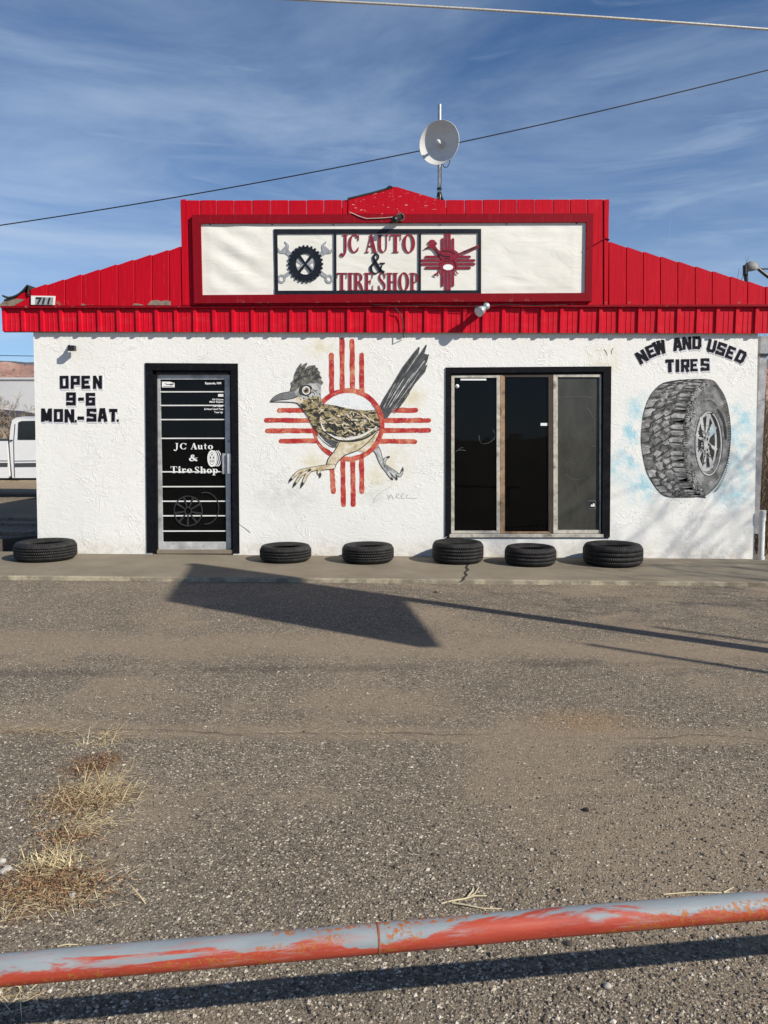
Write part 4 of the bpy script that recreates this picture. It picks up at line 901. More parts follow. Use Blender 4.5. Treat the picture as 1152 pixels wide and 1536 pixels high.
f = TF(-0.0062); f.poly(smooth_path([(790,1080),(740,1040),(820,1000),(900,900),(935,800),(925,930),(880,1040),(830,1082)], 4, True)); f.build('barrel_shine', TM['side'], tm)
f = TF(-0.0066); f.ring(790, 745, 112, 312, 92, 285, n=44); f.build('wheel_face', TM['light'], tm)
for j in range(8):
    th = 2*math.pi*j/8+0.25; c, s = math.cos(th), math.sin(th)
    f = TF(-0.0070); f.stroke([(785+18*c, 745+50*s, 34), (787+58*c, 745+160*s, 26+10*abs(s)), (790+102*c, 745+298*s, 34+14*abs(s))]); f.build('spoke', TM['light'], tm)
    th2 = th+0.18; c, s = math.cos(th2), math.sin(th2)
    f = TF(-0.0074); f.stroke([(787+40*c, 745+110*s, 6), (790+96*c, 745+280*s, 10)], sharp=True); f.build('spoke_edge', TM['dark'], tm)
f = TF(-0.0074); f.poly([(815,620),(850,540),(885,600),(880,660),(830,680)]); f.build('wheel_reflection', TM['blue'], tm)
f = TF(-0.0076); f.oval(778, 770, 44, 96, 26); f.build('hub', TM['mid'], tm)
for j in range(7):
    th = 2*math.pi*j/7; f = TF(-0.0080); f.oval(780+33*math.cos(th), 770+74*math.sin(th), 9, 15, 12); f.build('lug_nut', TM['dark'], tm)
f = TF(-0.0080); f.oval(780, 765, 20, 40, 20); f.build('hub_cap', TM['light'], tm)
scr = TF(-0.0080)
for i in range(46):
    th = random.uniform(0, 6.28); rr = random.uniform(0.35, 0.9); x, y = 788+100*rr*math.cos(th), 750+280*rr*math.sin(th)
    scr.stroke([(x, y, 4), (x+random.uniform(-20, 20), y+random.uniform(-26, 26), 5), (x+random.uniform(-20, 20), y+random.uniform(-40, 40), 3)], n=2)
scr.k = 0; tag(scr.build('wheel_scribbles', TM['dark'], tm), kind='stuff')
f = TF(-0.0060); f.poly([(826,425),(862,424),(860,438),(830,440)]); f.build('rim_slot', TM['dark'], tm)

# ------------------------------------------------------------------ door
SERIF = {  # bold roman capitals: thick stems, thin serifs. primitives: r rectangle, s stroke with widths, e ring
 'J': (0.62, [('r', .28,0,.86,.05), ('s', [(.60,.03,.25),(.60,.60,.25),(.58,.92,.22),(.42,1.18,.12),(.22,1.24,.08)]), ('o', .16,1.12,.15,.10)]),
 'C': (0.85, [('e', .5,.5,.46,.50,.25,.44,0.75,5.55), ('r', .80,.04,.88,.34), ('s', [(.84,.70,.05),(.74,.90,.08),(.55,.975,.05)])]),
 'A': (0.95, [('s', [(.48,.02,.07),(.14,.97,.07)]), ('s', [(.48,.03,.22),(.80,.97,.26)]), ('r', .24,.62,.66,.68), ('r', 0,.95,.32,1), ('r', .58,.95,1.02,1)]),
 'U': (0.95, [('s', [(.24,.02,.23),(.24,.62,.23),(.30,.84,.20),(.52,.96,.09),(.74,.84,.08),(.80,.6,.07),(.80,.02,.07)]), ('r', .04,0,.46,.05), ('r', .64,0,.98,.05)]),
 'T': (0.90, [('r', .36,.02,.60,1), ('r', .02,0,.94,.06), ('r', .02,.0,.07,.30), ('r', .89,0,.94,.30), ('r', .22,.95,.74,1)]),
 'O': (0.95, [('e', .5,.5,.48,.51,.24,.455,0,6.2832)]), 'I': (0.5, [('r', .26,.02,.74,.98), ('r', .06,0,.94,.05), ('r', .06,.95,.94,1)]),
 'R': (0.95, [('r', .14,.02,.38,.98), ('r', 0,0,.5,.05), ('r', .02,.95,.52,1), ('s', [(.36,.03,.05),(.62,.07,.12),(.74,.26,.22),(.62,.46,.12),(.36,.50,.05)]), ('s', [(.50,.50,.16),(.70,.72,.22),(.84,.95,.18),(.98,.98,.05)])]),
 'E': (0.85, [('r', .14,.02,.40,.98), ('r', 0,0,.88,.06), ('r', 0,.94,.90,1), ('r', .82,0,.88,.30), ('r', .85,.68,.91,1), ('r', .38,.46,.66,.52), ('r', .62,.36,.68,.62)]),
 'S': (0.72, [('s', [(.82,.30,.07),(.70,.08,.10),(.48,.035,.08),(.24,.12,.16),(.22,.32,.22),(.50,.50,.26),(.76,.68,.24),(.74,.88,.16),(.48,.965,.08),(.24,.90,.10),(.12,.70,.07)]), ('r', .80,.02,.86,.33), ('r', .08,.67,.14,.99)]),
 'H': (1.0, [('r', .12,.02,.36,.98), ('r', .64,.02,.88,.98), ('r', 0,0,.48,.05), ('r', .52,0,1,.05), ('r', 0,.95,.48,1), ('r', .52,.95,1,1), ('r', .34,.47,.66,.53)]),
 'P': (0.90, [('r', .14,.02,.40,.98), ('r', 0,0,.5,.05), ('r', 0,.95,.56,1), ('s', [(.38,.03,.05),(.66,.07,.12),(.80,.28,.25),(.66,.50,.12),(.38,.54,.05)])]),
 '&': (1.0, [('s', [(.95,.92,.16),(.70,.80,.2),(.42,.45,.2),(.30,.22,.15),(.42,.05,.09),(.58,.12,.1),(.56,.28,.1),(.34,.46,.1),(.14,.68,.17),(.22,.90,.15),(.46,.955,.08),(.72,.78,.07),(.84,.50,.05)]), ('r', .66,.46,1.0,.51)]),
 'u': (.8, [('s', [(.22,.35,.24),(.22,.80,.24),(.36,.95,.12),(.62,.86,.07)]), ('r', .58,.34,.82,.98), ('r', .02,.33,.30,.40), ('r', .5,.33,.75,.40), ('r', .75,.93,.96,1)]),
 't': (.55, [('s', [(.42,.08,.12),(.42,.2,.26),(.42,.80,.28),(.58,.95,.12),(.84,.90,.05)]), ('r', .06,.34,.86,.41)]),
 'o': (.75, [('e', .5,.67,.48,.34,.18,.27,0,6.2832)]), 'i': (.42, [('r', .24,.34,.76,.98), ('o', .5,.12,.30,.13), ('r', .02,.33,.5,.40), ('r', .02,.93,.98,1)]),
 'r': (.62, [('r', .16,.34,.46,.98), ('r', 0,.33,.3,.40), ('r', 0,.93,.64,1), ('s', [(.46,.52,.06),(.62,.38,.10),(.80,.37,.10)]), ('o', .80,.46,.16,.10)]),
 'e': (.72, [('e', .5,.67,.48,.34,.18,.27,0.5,6.2832), ('r', .3,.63,.98,.69)]), 'h': (.85, [('r', .12,0,.38,.98), ('r', 0,0,.25,.07), ('r', 0,.93,.48,1), ('s', [(.38,.5,.06),(.58,.37,.12),(.74,.5,.25),(.74,.98,.25)]), ('r', .54,.93,.98,1)]),
 'p': (.8, [('r', .14,.34,.40,1.3), ('r', 0,.33,.25,.40), ('r', 0,1.25,.56,1.32), ('e', .56,.67,.40,.34,.14,.27,0,6.2832)]),
}
def serif_letter(fn, ch, x0, y0, w, h, Y, th, mat, parent, name='letter'):
    f = Flat(fn, Y, th)
    for pr in SERIF[ch][1]:
        if pr[0] == 'r': a, b, c, d = pr[1:]; f.poly([(x0+a*w, y0+b*h), (x0+c*w, y0+b*h), (x0+c*w, y0+d*h), (x0+a*w, y0+d*h)])
        elif pr[0] == 's': f.stroke([(x0+x*w, y0+y*h, q*w) for x, y, q in pr[1]], round_ends=False)
        elif pr[0] == 'e': cx_, cy_, rx, ry, ix, iy, a0, a1 = pr[1:]; f.ring(x0+cx_*w, y0+cy_*h, rx*w, ry*h, ix*w, iy*h, a0, a1)
        elif pr[0] == 'o': cx_, cy_, rx, ry = pr[1:]; f.oval(x0+cx_*w, y0+cy_*h, rx*w, ry*h, 16)
    return f.build(name, mat, parent)
def serif_text(fn, s, x0, x1, y0, h, Y, th, mat, parent, space=0.35, caps_gap=0.06):
    ws = [SERIF[c][0] if c != ' ' else space for c in s]; tot = sum(ws)+caps_gap*(len(s)-1); k = (x1-x0)/tot; x = x0
    for c, w in zip(s, ws):
        if c != ' ': serif_letter(fn, c, x, y0, w*k, h, Y, th, mat, parent)
        x += (w+caps_gap)*k
def font_text(body, fn, x1, y, h, Y, mat, parent, align='RIGHT', bold=0.02):   # tiny print in the built-in sans font
    cu = bpy.data.curves.new('print', 'FONT'); cu.body = body; cu.align_x = align; cu.size = 1; cu.offset = bold; cu.resolution_u = 2
    o = bpy.data.objects.new('print_source', cu); COL.objects.link(o)
    me = bpy.data.meshes.new_from_object(o.evaluated_get(bpy.context.evaluated_depsgraph_get())); bpy.data.objects.remove(o)
    off = root_loc(parent)
    for v in me.vertices:
        p = fn(x1+v.co.x*h*1.4, y-v.co.y*h*1.4, Y); v.co = p-off
    me.materials.clear(); me.materials.append(mat); me.name = 'small_print'
    o2 = bpy.data.objects.new('small_print', me); COL.objects.link(o2); o2.parent = parent; tag(o2, kind='stuff')
def DU(u, v, Y): return W(200+u/4.8, 530+v/4.8, Y)
door = bpy.data.objects.new('door', None); COL.objects.link(door); door.parent = shop
def slab(fn, parent, name, mat, x0, y0, x1, y1, Yf, th, ex=None):
    pts = [fn(x0, y1, Yf), fn(x1, y1, Yf), fn(x1, y0, Yf), fn(x0, y0, Yf)]
    if ex: pts = [fn(*p, Yf) for p in ex]
    return MB().hexa(pts, th).build(name, mat, parent)
# black painted surround, a real raised band of the wall
for nm, ex in (('door_surround', [(96,1437),(142,1437),(135,120),(84,68)]), ('door_surround', [(716,1440),(764,1440),(752,74),(700,122)]), ('door_surround', [(135,121),(700,123),(751,73),(85,69)])):
    slab(DU, shop, nm, M['black'], 0, 0, 0, 0, -0.012, 0.03, ex)
YD = 0.055
for nm, ex in (('door_reveal', [(135,1437),(174,1437),(166,118),(132,118)]), ('door_reveal', [(704,1440),(724,1440),(712,118),(693,118)]), ('door_reveal', [(134,152),(712,152),(712,112),(134,112)])):
    slab(DU, shop, nm, M['black'], 0, 0, 0, 0, 0.012, 0.14, ex)
AL = [('stile', [(172,1415),(214,1415),(192,150),(152,150)]), ('stile', [(670,1412),(714,1412),(696,152),(657,152)]), ('rail', [(193,188),(657,188),(657,152),(192,150)]), ('rail', [(214,1413),(670,1411),(668,1357),(212,1357)])]
for nm, ex in AL: slab(DU, door, nm, M['alu'], 0, 0, 0, 0, YD, 0.045, ex)
slab(DU, door, 'glass_pane', M['doorglass'], 0, 0, 0, 0, YD+0.02, 0.006, [(212,1357),(670,1357),(657,187),(190,187)])
# dark backing film inside the door
for y in (277, 375, 477, 612, 853, 960, 1065, 1170, 1280):
    xo = (y-190)/1165
    slab(DU, door, 'security_bar', M['bar'], 0, 0, 0, 0, YD+0.006, 0.011, [(192+xo*22, y+4.6), (657+xo*13, y+3.4), (657+xo*13, y-4.2), (192+xo*22, y-4.2)])
slab(DU, door, 'threshold', M['concrete'], 170, 1416, 722, 1442, 0.0, 0.2)
h = thing_h = bpy.data.objects.new('handle', None); COL.objects.link(h); h.parent = door
slab(DU, h, 'handle_plate', M['steelgrey'], 640, 720, 676, 868, YD-0.014, 0.012); slab(DU, h, 'pull_grip', M['alu'], 676, 722, 702, 866, YD-0.045, 0.03)
mb = MB(); p = DU(682, 632, YD); mb.lathe([(0.0, 0.012), (0.016, 0.011), (0.018, 0.0)], p, (0, -1, 0), 18); mb.build('lock_cylinder', M['galv'], door)
slab(DU, door, 'latch_cover', M['galv'], 668, 305, 690, 345, YD-0.006, 0.006)
YV = YD+0.0035
serif_text(DU, 'JC', 290, 388, 646, 45, YV-0.002, 0.0006, M['vinyl'], door); serif_text(DU, 'Auto', 412, 574, 646, 45, YV-0.002, 0.0006, M['vinyl'], door)
serif_text(DU, '&', 398, 463, 730, 45, YV-0.002, 0.0006, M['vinyl'], door)
serif_text(DU, 'Tire', 268, 424, 814, 47, YV-0.002, 0.0006, M['vinyl'], door); serif_text(DU, 'Shop', 440, 610, 816, 47, YV-0.002, 0.0006, M['vinyl'], door)
f = Flat(DU, YV, 0.0006); f.ring(566, 757, 33, 60, 22, 46); f.ring(566, 757, 20, 42, 14, 34)
for j in range(5):
    a = 2*math.pi*j/5+.3; f.stroke([(566, 757, 7), (566+17*math.cos(a), 757+38*math.sin(a), 9)], sharp=True)
for j in range(3): f.ring(574+j*14, 757, 33, 60, 27, 54, -1.35, 1.35, 14)
f.k = 0; f.build('wheel_emblem', M['vinyl'], door)
slab(DU, door, 'paper_notice', M['vinyl'], 0, 0, 0, 0, YV, 0.001, [(206,245),(297,245),(297,214),(262,204),(206,204)])
f = Flat(DU, YV-0.0008, 0.0004); f.poly([(222,214),(250,222),(292,216),(292,224),(272,232),(262,228),(238,226)]); f.build('notice_print', M['greyvinyl'], door)
f = Flat(DU, YV-0.0008, 0.0004); f.poly([(214,236),(290,238),(290,241),(214,240)]); f.build('notice_print', M['greyvinyl'], door)
slab(DU, door, 'paper_notice', M['bar'], 610, 293, 648, 312, YV, 0.001)
font_text('Espanola, NM', DU, 633, 222, 15, YV, M['vinyl'], door, bold=0.03)
for s, x, y in (('Oil Change', 648, 338), ('Minor Repairs', 648, 355), ('Flat Repair', 648, 385), ('& New/ Used Tires', 648, 407), ('Tune Up', 644, 430)): font_text(s, DU, x, y, 12.5, YV, M['vinyl'], door, bold=0.03)
f = Flat(DU, YV, 0.0004); f.ring(395, 1135, 106, 112, 96, 102); f.ring(395, 1135, 26, 30, 18, 22)
for j in range(9):
    a = 2*math.pi*j/9+.2; f.stroke([(395+24*math.cos(a), 1135+28*math.sin(a), 10), (395+94*math.cos(a), 1135+100*math.sin(a), 16)], sharp=True)
f.ring(520, 1115, 100, 118, 92, 110, -1.9, 1.7, 24); f.k = 0; f.build('wheel_emblem', M['faint'], door)

# ------------------------------------------------------------------ window
def WU(u, v, Y): return W(650+u/4.114, 530+v/4.114, Y)
win = bpy.data.objects.new('window', None); COL.objects.link(win); win.parent = shop
for ex in ([(73,1135),(106,1118),(108,122),(76,88)], [(1042,1122),(1090,1135),(1099,79),(1050,112)], [(108,123),(1052,113),(1098,80),(77,87)], [(74,1140),(1089,1140),(1043,1120),(106,1120)]):
    slab(WU, win, 'surround', M['black'], 0, 0, 0, 0, -0.014, 0.03, ex)
for ex in ([(98,1122),(110,1122),(112,118),(102,118)], [(1034,1122),(1052,1122),(1058,112),(1038,112)], [(104,134),(1056,126),(1056,108),(104,116)], [(98,1130),(1056,1130),(1050,1112),(100,1112)]):
    slab(WU, win, 'reveal', M['black'], 0, 0, 0, 0, 0.004, 0.12, ex)
YW = 0.012
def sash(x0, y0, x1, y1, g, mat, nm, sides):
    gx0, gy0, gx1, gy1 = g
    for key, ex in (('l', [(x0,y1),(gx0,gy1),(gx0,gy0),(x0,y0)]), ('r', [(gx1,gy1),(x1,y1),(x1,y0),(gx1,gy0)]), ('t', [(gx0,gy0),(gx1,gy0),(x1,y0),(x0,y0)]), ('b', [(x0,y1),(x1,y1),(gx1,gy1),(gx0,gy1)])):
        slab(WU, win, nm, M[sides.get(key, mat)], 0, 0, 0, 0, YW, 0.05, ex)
sash(106, 134, 412, 1117, (130, 150, 391, 1095), 'frame1', 'sash_bar', {})
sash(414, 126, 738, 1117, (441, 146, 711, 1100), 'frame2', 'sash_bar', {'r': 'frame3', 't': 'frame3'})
sash(741, 130, 1036, 1116, (768, 146, 1026, 1091), 'frame1', 'sash_bar', {})
for g, mt, lab in (((130,150,391,1095), 'glass', None), ((441,146,711,1100), 'glass', None), ((768,146,1026,1091), 'dusty', 'dusty grey pane')):
    o = slab(WU, win, 'pane', M[mt], *g, YW+0.02, 0.005)
    if lab: o['label'] = lab
slab(WU, win, 'sill', M['frame1'], 100, 1117, 1050, 1136, -0.022, 0.08)
slab(WU, win, 'white_strip', M['vinyl'], 168, 153, 327, 167, YW+0.012, 0.002); slab(WU, win, 'white_strip', M['vinyl'], 662, 430, 706, 447, YW+0.012, 0.002)  # flat white strips; the wide one stands in for a lit room lamp
slab(WU, win, 'alarm_sticker', M['greyvinyl'], 958, 908, 1003, 962, YW+0.016, 0.001)
f = Flat(WU, YW+0.0145, 0.0005); f.poly([(963,914),(998,914),(998,956),(963,956)]); f.build('alarm_sticker', M['steelblack'], win)
f = Flat(WU, YW+0.0135, 0.0005); f.poly([(970,942),(976,930),(984,936),(986,924),(996,928),(996,946),(972,946)]); f.build('sticker_print', M['vinyl'], win)
for pts, w in (([(282,505),(285,535),(303,558),(340,552),(372,530),(380,500),(368,470)], 2.6), ([(138,606),(160,596),(200,600)], 3), ([(150,600),(172,582),(186,584)], 4), ([(770,272),(860,266),(975,272)], 3.2), ([(952,340),(972,370),(990,410),(996,458)], 3.6), ([(815,745),(850,772),(895,780),(940,765)], 2.6), ([(882,800),(885,830),(898,862)], 2.6), ([(975,573),(1008,571)], 3), ([(810,690),(840,670),(870,680)], 2)):
    f = Flat(WU, YW+0.016, 0.0004); f.stroke([(x, y, w*random.uniform(.25, .75)) for x, y in pts]); f.build('scratch', M['scratch'], win)
mb = MB(); mb.lathe([(0, 0.02), (0.014, 0.018), (0.026, 0.0)], WU(148, 203, YW+0.02), (0.2, -1, 0), 14); mb.build('suction_hook', M['whiteplastic'], win)
# things standing in the dim room
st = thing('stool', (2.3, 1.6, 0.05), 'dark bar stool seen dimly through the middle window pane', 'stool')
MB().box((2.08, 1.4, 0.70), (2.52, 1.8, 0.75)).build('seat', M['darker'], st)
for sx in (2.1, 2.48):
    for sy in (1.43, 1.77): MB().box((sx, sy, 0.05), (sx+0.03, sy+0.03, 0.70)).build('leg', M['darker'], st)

# ------------------------------------------------------------------ signs on the gable
ban = thing('banner_sign', W(589, 455, YB), 'long white canvas banner in a dark red wooden frame on the gable', 'sign')
o_, i_ = (288, 322, 890, 455), (300.5, 335, 880, 442.5)
def FR(x, y):                                    # the frame tapers a little to the right
    t = (x-288)/602.0; yy = y-(2.0*t if y < 380 else 3.3*t)
    xx = x+((y-322)/133.0)*(3.0 if x < 580 else -2.2); return xx, yy
for ex in ([(o_[0],o_[3]),(i_[0],i_[3]),(i_[0],i_[1]),(o_[0],o_[1])], [(i_[2],i_[3]),(o_[2],o_[3]),(o_[2],o_[1]),(i_[2],i_[1])], [(i_[0],i_[1]),(i_[2],i_[1]),(o_[2],o_[1]),(o_[0],o_[1])], [(o_[0],o_[3]),(o_[2],o_[3]),(i_[2],i_[3]),(i_[0],i_[3])]):
    MB().hexa([W(*FR(*p), YB-0.045) for p in ex], 0.043).build('frame_board', M['trimred'], ban)
YC = YB-0.016
def canvas():
    mb = MB(); nx, ny = 120, 30; vs = []
    for j in range(ny+1):
        for i in range(nx+1):
            x, y = 298+585*i/nx, 333+112*j/ny; fx, fy = FR(x, y); p = W(fx, fy, YC)
            e = min(i, nx-i)/8; e2 = min(j, ny-j)/5; e = min(1, e, e2)
            # loose folds hang from the upper corners, small creases elsewhere
            calm = 0.12 if 404 < x < 728 else min(1.0, 0.12+min(abs(x-404), abs(x-728))/40.0)
            s = 0.0060*mnoise.noise(Vector((x*0.020+y*0.018, (y-x*0.42)*0.055, 0)))+0.0018*mnoise.noise(Vector((x*0.09, y*0.05, 4)))
            u = (x-300)/585.0
            fold = 0.012*math.sin((y-333-((x-300)*0.55))*0.16)*max(0, 1-abs(x-350)/90.0)
            rect = 0.004 if (310 < x < 414 or 722 < x < 868) and 345 < y < 434 else 0.0
            vs.append((p.x, p.y-(s+fold*0.7)*e*calm-rect, p.z))
    mb.add(vs, [(j*(nx+1)+i, (j+1)*(nx+1)+i, (j+1)*(nx+1)+i+1, j*(nx+1)+i+1) for j in range(ny) for i in range(nx)], True)
    mb.build('canvas', M['canvas'], ban)
canvas()
for x, y in ((315, 337), (408, 337), (500, 337), (660, 337), (760, 336), (865, 335)):
    p = W(x, y, YC-0.008); MB().lathe([(0, .004), (.007, .003), (.008, -.004)], p, (0, -1, 0), 8).build('tack', M['plastic'], ban)

sg = thing('shop_sign', W(566, 442, YB-0.03), 'black steel panel with red cut out lettering, wheel and roadrunner', 'sign')
k6 = 3.388
def SU(u, v, Y): return W(400+u/k6, 330+v/k6, Y)
YS = YC-0.014; TS = 0.006
for nm, ex in (('frame_bar', [(42,380),(58,358),(54,70),(36,46)]), ('frame_bar', [(1074,356),(1090,378),(1090,45),(1074,66)]), ('frame_bar', [(54,70),(1074,66),(1090,45),(36,46)]), ('frame_bar', [(42,381),(1090,379),(1074,357),(58,359)]), ('divider_bar', [(342,359),(355,359),(354,69),(341,69)]), ('divider_bar', [(771,358),(784,358),(785,67),(772,67)])):
    MB().hexa([SU(*p, YS) for p in ex], 0.012).build(nm, M['steelblack'], sg)
def sgp(name, mat, draw, dY=0.0):
    f = Flat(SU, YS+0.004+dY, TS); draw(f); f.k = 0; return f.build(name, M[mat], sg)
for sx in (-1, 1):                               # crossed spanners behind the wheel
    def w1(f, sx=sx):
        f.stroke([(197-sx*60, 270), (197+sx*92, 165)], 24, sharp=True, round_ends=False)
        hx, hy = 197+sx*104, 146
        f.stroke([(hx-sx*14, hy+18, 26), (hx+sx*2, hy+6, 36), (hx+sx*10, hy-2, 34)], sharp=True, round_ends=False)
        f.stroke([(hx-sx*10, hy+4, 15), (hx-sx*14, hy-16, 13), (hx-sx*0, hy-34, 7)]); f.stroke([(hx+sx*2, hy+16, 15), (hx+sx*24, hy+16, 13), (hx+sx*38, hy-4, 7)])
    sgp('spanner', 'steelgrey', w1, 0.002 if sx > 0 else 0.0045)
    def w2(f, sx=sx):
        f.stroke([(197+sx*40, 240), (197+sx*104, 286)], 20, sharp=True, round_ends=False); f.ring(197+sx*121, 299, 21, 23, 11, 12, n=24)
    sgp('spanner', 'steelgrey', w2, 0.002 if sx > 0 else 0.0045)
def wheel(f):
    n = 26; pts = []
    f.ring(197, 223, 82, 87, 48, 54, n=48)
    for j in range(n):
        a = 2*math.pi*j/n; b = 0.075; pr = []
        for aa, rr in ((a-b, .97), (a-b*.8, 1.10), (a+b*.8, 1.10), (a+b, .97)): pr.append((197+82*rr*math.cos(aa), 223+87*rr*math.sin(aa)))
        f.poly(pr)
    for a in (0.85, 2.29): f.stroke([(197+50*math.cos(a), 223+56*math.sin(a), 16), (197, 223, 9), (197-50*math.cos(a), 223-56*math.sin(a), 16)], sharp=True, round_ends=False)
sgp('wheel', 'steelblack', wheel, -0.004)
for ch, x0, x1, y0, h_ in (('J',372,420,74,91),('C',414,477,72,94),('A',500,562,72,93),('U',560,622,74,92),('T',626,688,74,91),('O',690,756,72,94)):
    serif_letter(SU, ch, x0, y0, x1-x0, h_, YS+0.002, TS, M['steelred'], sg)
serif_letter(SU, '&', 518, 166, 84, 110, YS+0.002, TS, M['steelblack'], sg, 'ampersand')
for ch, x0, x1, y0, h_ in (('T',356,412,268,91),('I',410,440,268,91),('R',440,496,268,91),('E',496,546,268,91),('S',566,610,266,95),('H',610,668,268,91),('O',670,726,266,95),('P',728,776,268,91)):
    serif_letter(SU, ch, x0, y0, x1-x0, h_, YS+0.002, TS, M['steelred'], sg)
def zia(f):
    for x, y0, y1 in ((893, 98, 332), (911, 68, 358), (929, 68, 358), (947, 98, 332)): f.stroke([(x, y0), (x, y1)], 13, sharp=True)
    for y, x0, x1 in ((187, 810, 1032), (205, 790, 1055), (224, 790, 1055), (243, 810, 1032)): f.stroke([(x0, y), (x1, y)], 12.5, sharp=True)
    f.ring(921, 215, 46, 48, 30, 31, n=30)
sgp('sun_symbol', 'steelred', zia)
f = Flat(SU, YS-0.001, 0.0012); f.oval(922, 240, 26, 15, 24); f.build('sun_field', M['vinyl'], sg)
def bird(f):
    f.poly(smooth_path([(799,147),(822,132),(830,118),(838,108),(850,106),(862,112),(866,124),(858,130),(872,150),(890,158),(920,140),(950,150),(975,168),(965,190),(940,204),(905,206),(884,196),(868,176),(848,150),(832,142),(818,144)], 3, True))
    f.poly(smooth_path([(822,120),(828,103),(846,100),(858,108),(850,112)], 3, True))
    f.stroke([(960,178,5),(1010,156,5),(1074,130,7)]); f.stroke([(962,182,4),(1015,166,4),(1072,140,4)]); f.stroke([(1074,126,5),(1074,142,5)], sharp=True)
    f.stroke([(900,204,9),(884,226,7),(876,262,7),(852,278,7)]); f.stroke([(852,278,5),(862,284,4)]); f.stroke([(955,205,8),(966,232,7),(962,262,6),(972,272,6)])
    f.stroke([(876,262,6),(880,276,5)])
sgp('roadrunner', 'steelred', bird, -0.007)
def birdmarks(f):
    for p in ([(880,172),(900,184),(930,186)],[(896,160),(925,158),(955,172)],[(905,196),(930,196)],[(1000,162),(1060,140)],[(856,148),(868,166),(880,184)]): f.stroke(p, 4.5)
    f.stroke([(806,146,2),(824,138,4)], sharp=True)
sgp('roadrunner_marks', 'steelblack', birdmarks, -0.009)

pl = thing('house_number_plate', W(64, 457, YB), 'small white house number plate reading 711 at the left eave', 'sign')
MB().hexa([W(46.5,457,YB-0.02), W(81.5,457.5,YB-0.02), W(82.5,444,YB-0.02), W(46.5,443.5,YB-0.02)], 0.016).build('plate', M['whiteplastic'], pl)
MB().hexa([W(52.5,456.6,YB-0.023), W(79,457,YB-0.023), W(80,446,YB-0.023), W(53.5,445.4,YB-0.023)], 0.003).build('number_shadow', M['steelgrey'], pl)  # grey sheet put in for the shadow on the plate
for pts in ([(54,447.2),(61,447.2),(56.5,456)], [(66.5,446.5),(64,456.2)], [(74.5,446.5),(72,456.2)]):
    f = Flat(W, YB-0.026, 0.003); f.stroke(pts, 2.6, sharp=True, round_ends=False); f.build('digit', M['plastic'], pl)

# ------------------------------------------------------------------ fixtures
def flood():
    b = W(729, 461, YB-0.06)
    t = thing('floodlight', b, 'grey outdoor floodlight hanging below the banner frame', 'floodlight')
    mb = MB(); c = W(729, 460, YB-0.07); mb.lathe([(0, 0.05), (0.04, 0.05), (0.045, 0.03), (0.045, -0.03), (0, -0.035)], c, (0, -1, 0), 16); mb.build('junction_box', M['galv'], t)
    d = Vector((-0.62, -0.55, -0.5)).normalized(); a = W(725, 463, YB-0.12)
    MB().tube([c, a], 0.014, 8).build('arm', M['galv'], t)
    mb = MB(); mb.lathe([(0, -0.02), (0.03, -0.015), (0.05, 0.03), (0.065, 0.10), (0.06, 0.10), (0.045, 0.07)], a, d, 18); mb.build('lamp_housing', M['galv'], t)
    mb = MB(); mb.lathe([(0.058, 0.098), (0.04, 0.112), (0, 0.118)], a, d, 18); mb.build('lens', M['whiteplastic'], t)
    t2 = W(690, 463, YB-0.02)
    MB().tube([W(714, 464, YB-0.05), W(712, 461, YB-0.04), W(716, 458, YB-0.03)], 0.01, 6).build('bracket', M['plastic'], t)
flood()
def camera_on_sign():
    p = W(597, 329, YB-0.09)
    t = thing('security_camera', W(600, 326, YB-0.05), 'black and white security camera above the shop sign', 'camera', 'security cameras on the front')
    d = Vector((-0.55, -0.7, -0.42)).normalized(); a = W(600, 326, YB-0.06)
    mb = MB(); mb.lathe([(0, 0.0), (0.045, 0.0), (0.05, 0.03), (0.048, 0.04)], a+Vector((0, 0.01, 0)), (0.25, -0.9, 0.1), 18); mb.build('mount', M['whiteplastic'], t)
    mb = MB(); mb.lathe([(0, 0.0), (0.038, 0.01), (0.04, 0.12), (0.034, 0.15), (0, 0.15)], a, d, 16); mb.build('body', M['plastic'], t)
    c = tag(MB().tube([W(524, 318, YB-0.05), W(540, 325, YB-0.055), W(550, 328, YB-0.055), W(575, 327, YB-0.055), W(596, 325, YB-0.055)], 0.005, 6).build('cable', M['palecable']), 'thin pale cable running to the camera above the shop sign', 'cable')
camera_on_sign()
def camera_on_wall():
    p = W(106, 521.5, -0.10)
    t = thing('security_camera', W(106, 521, 0), 'small black box camera on the white wall above the opening hours', 'camera', 'security cameras on the front')
    MB().hexa([W(101.5,526,-0.13), W(111,526,-0.13), W(111,518,-0.13), W(101.5,518,-0.13)], 0.07).build('body', M['plastic'], t)
    MB().tube([W(105, 521, -0.06), W(104, 519, 0.0)], 0.018, 8).build('arm', M['plastic'], t)
camera_on_wall()
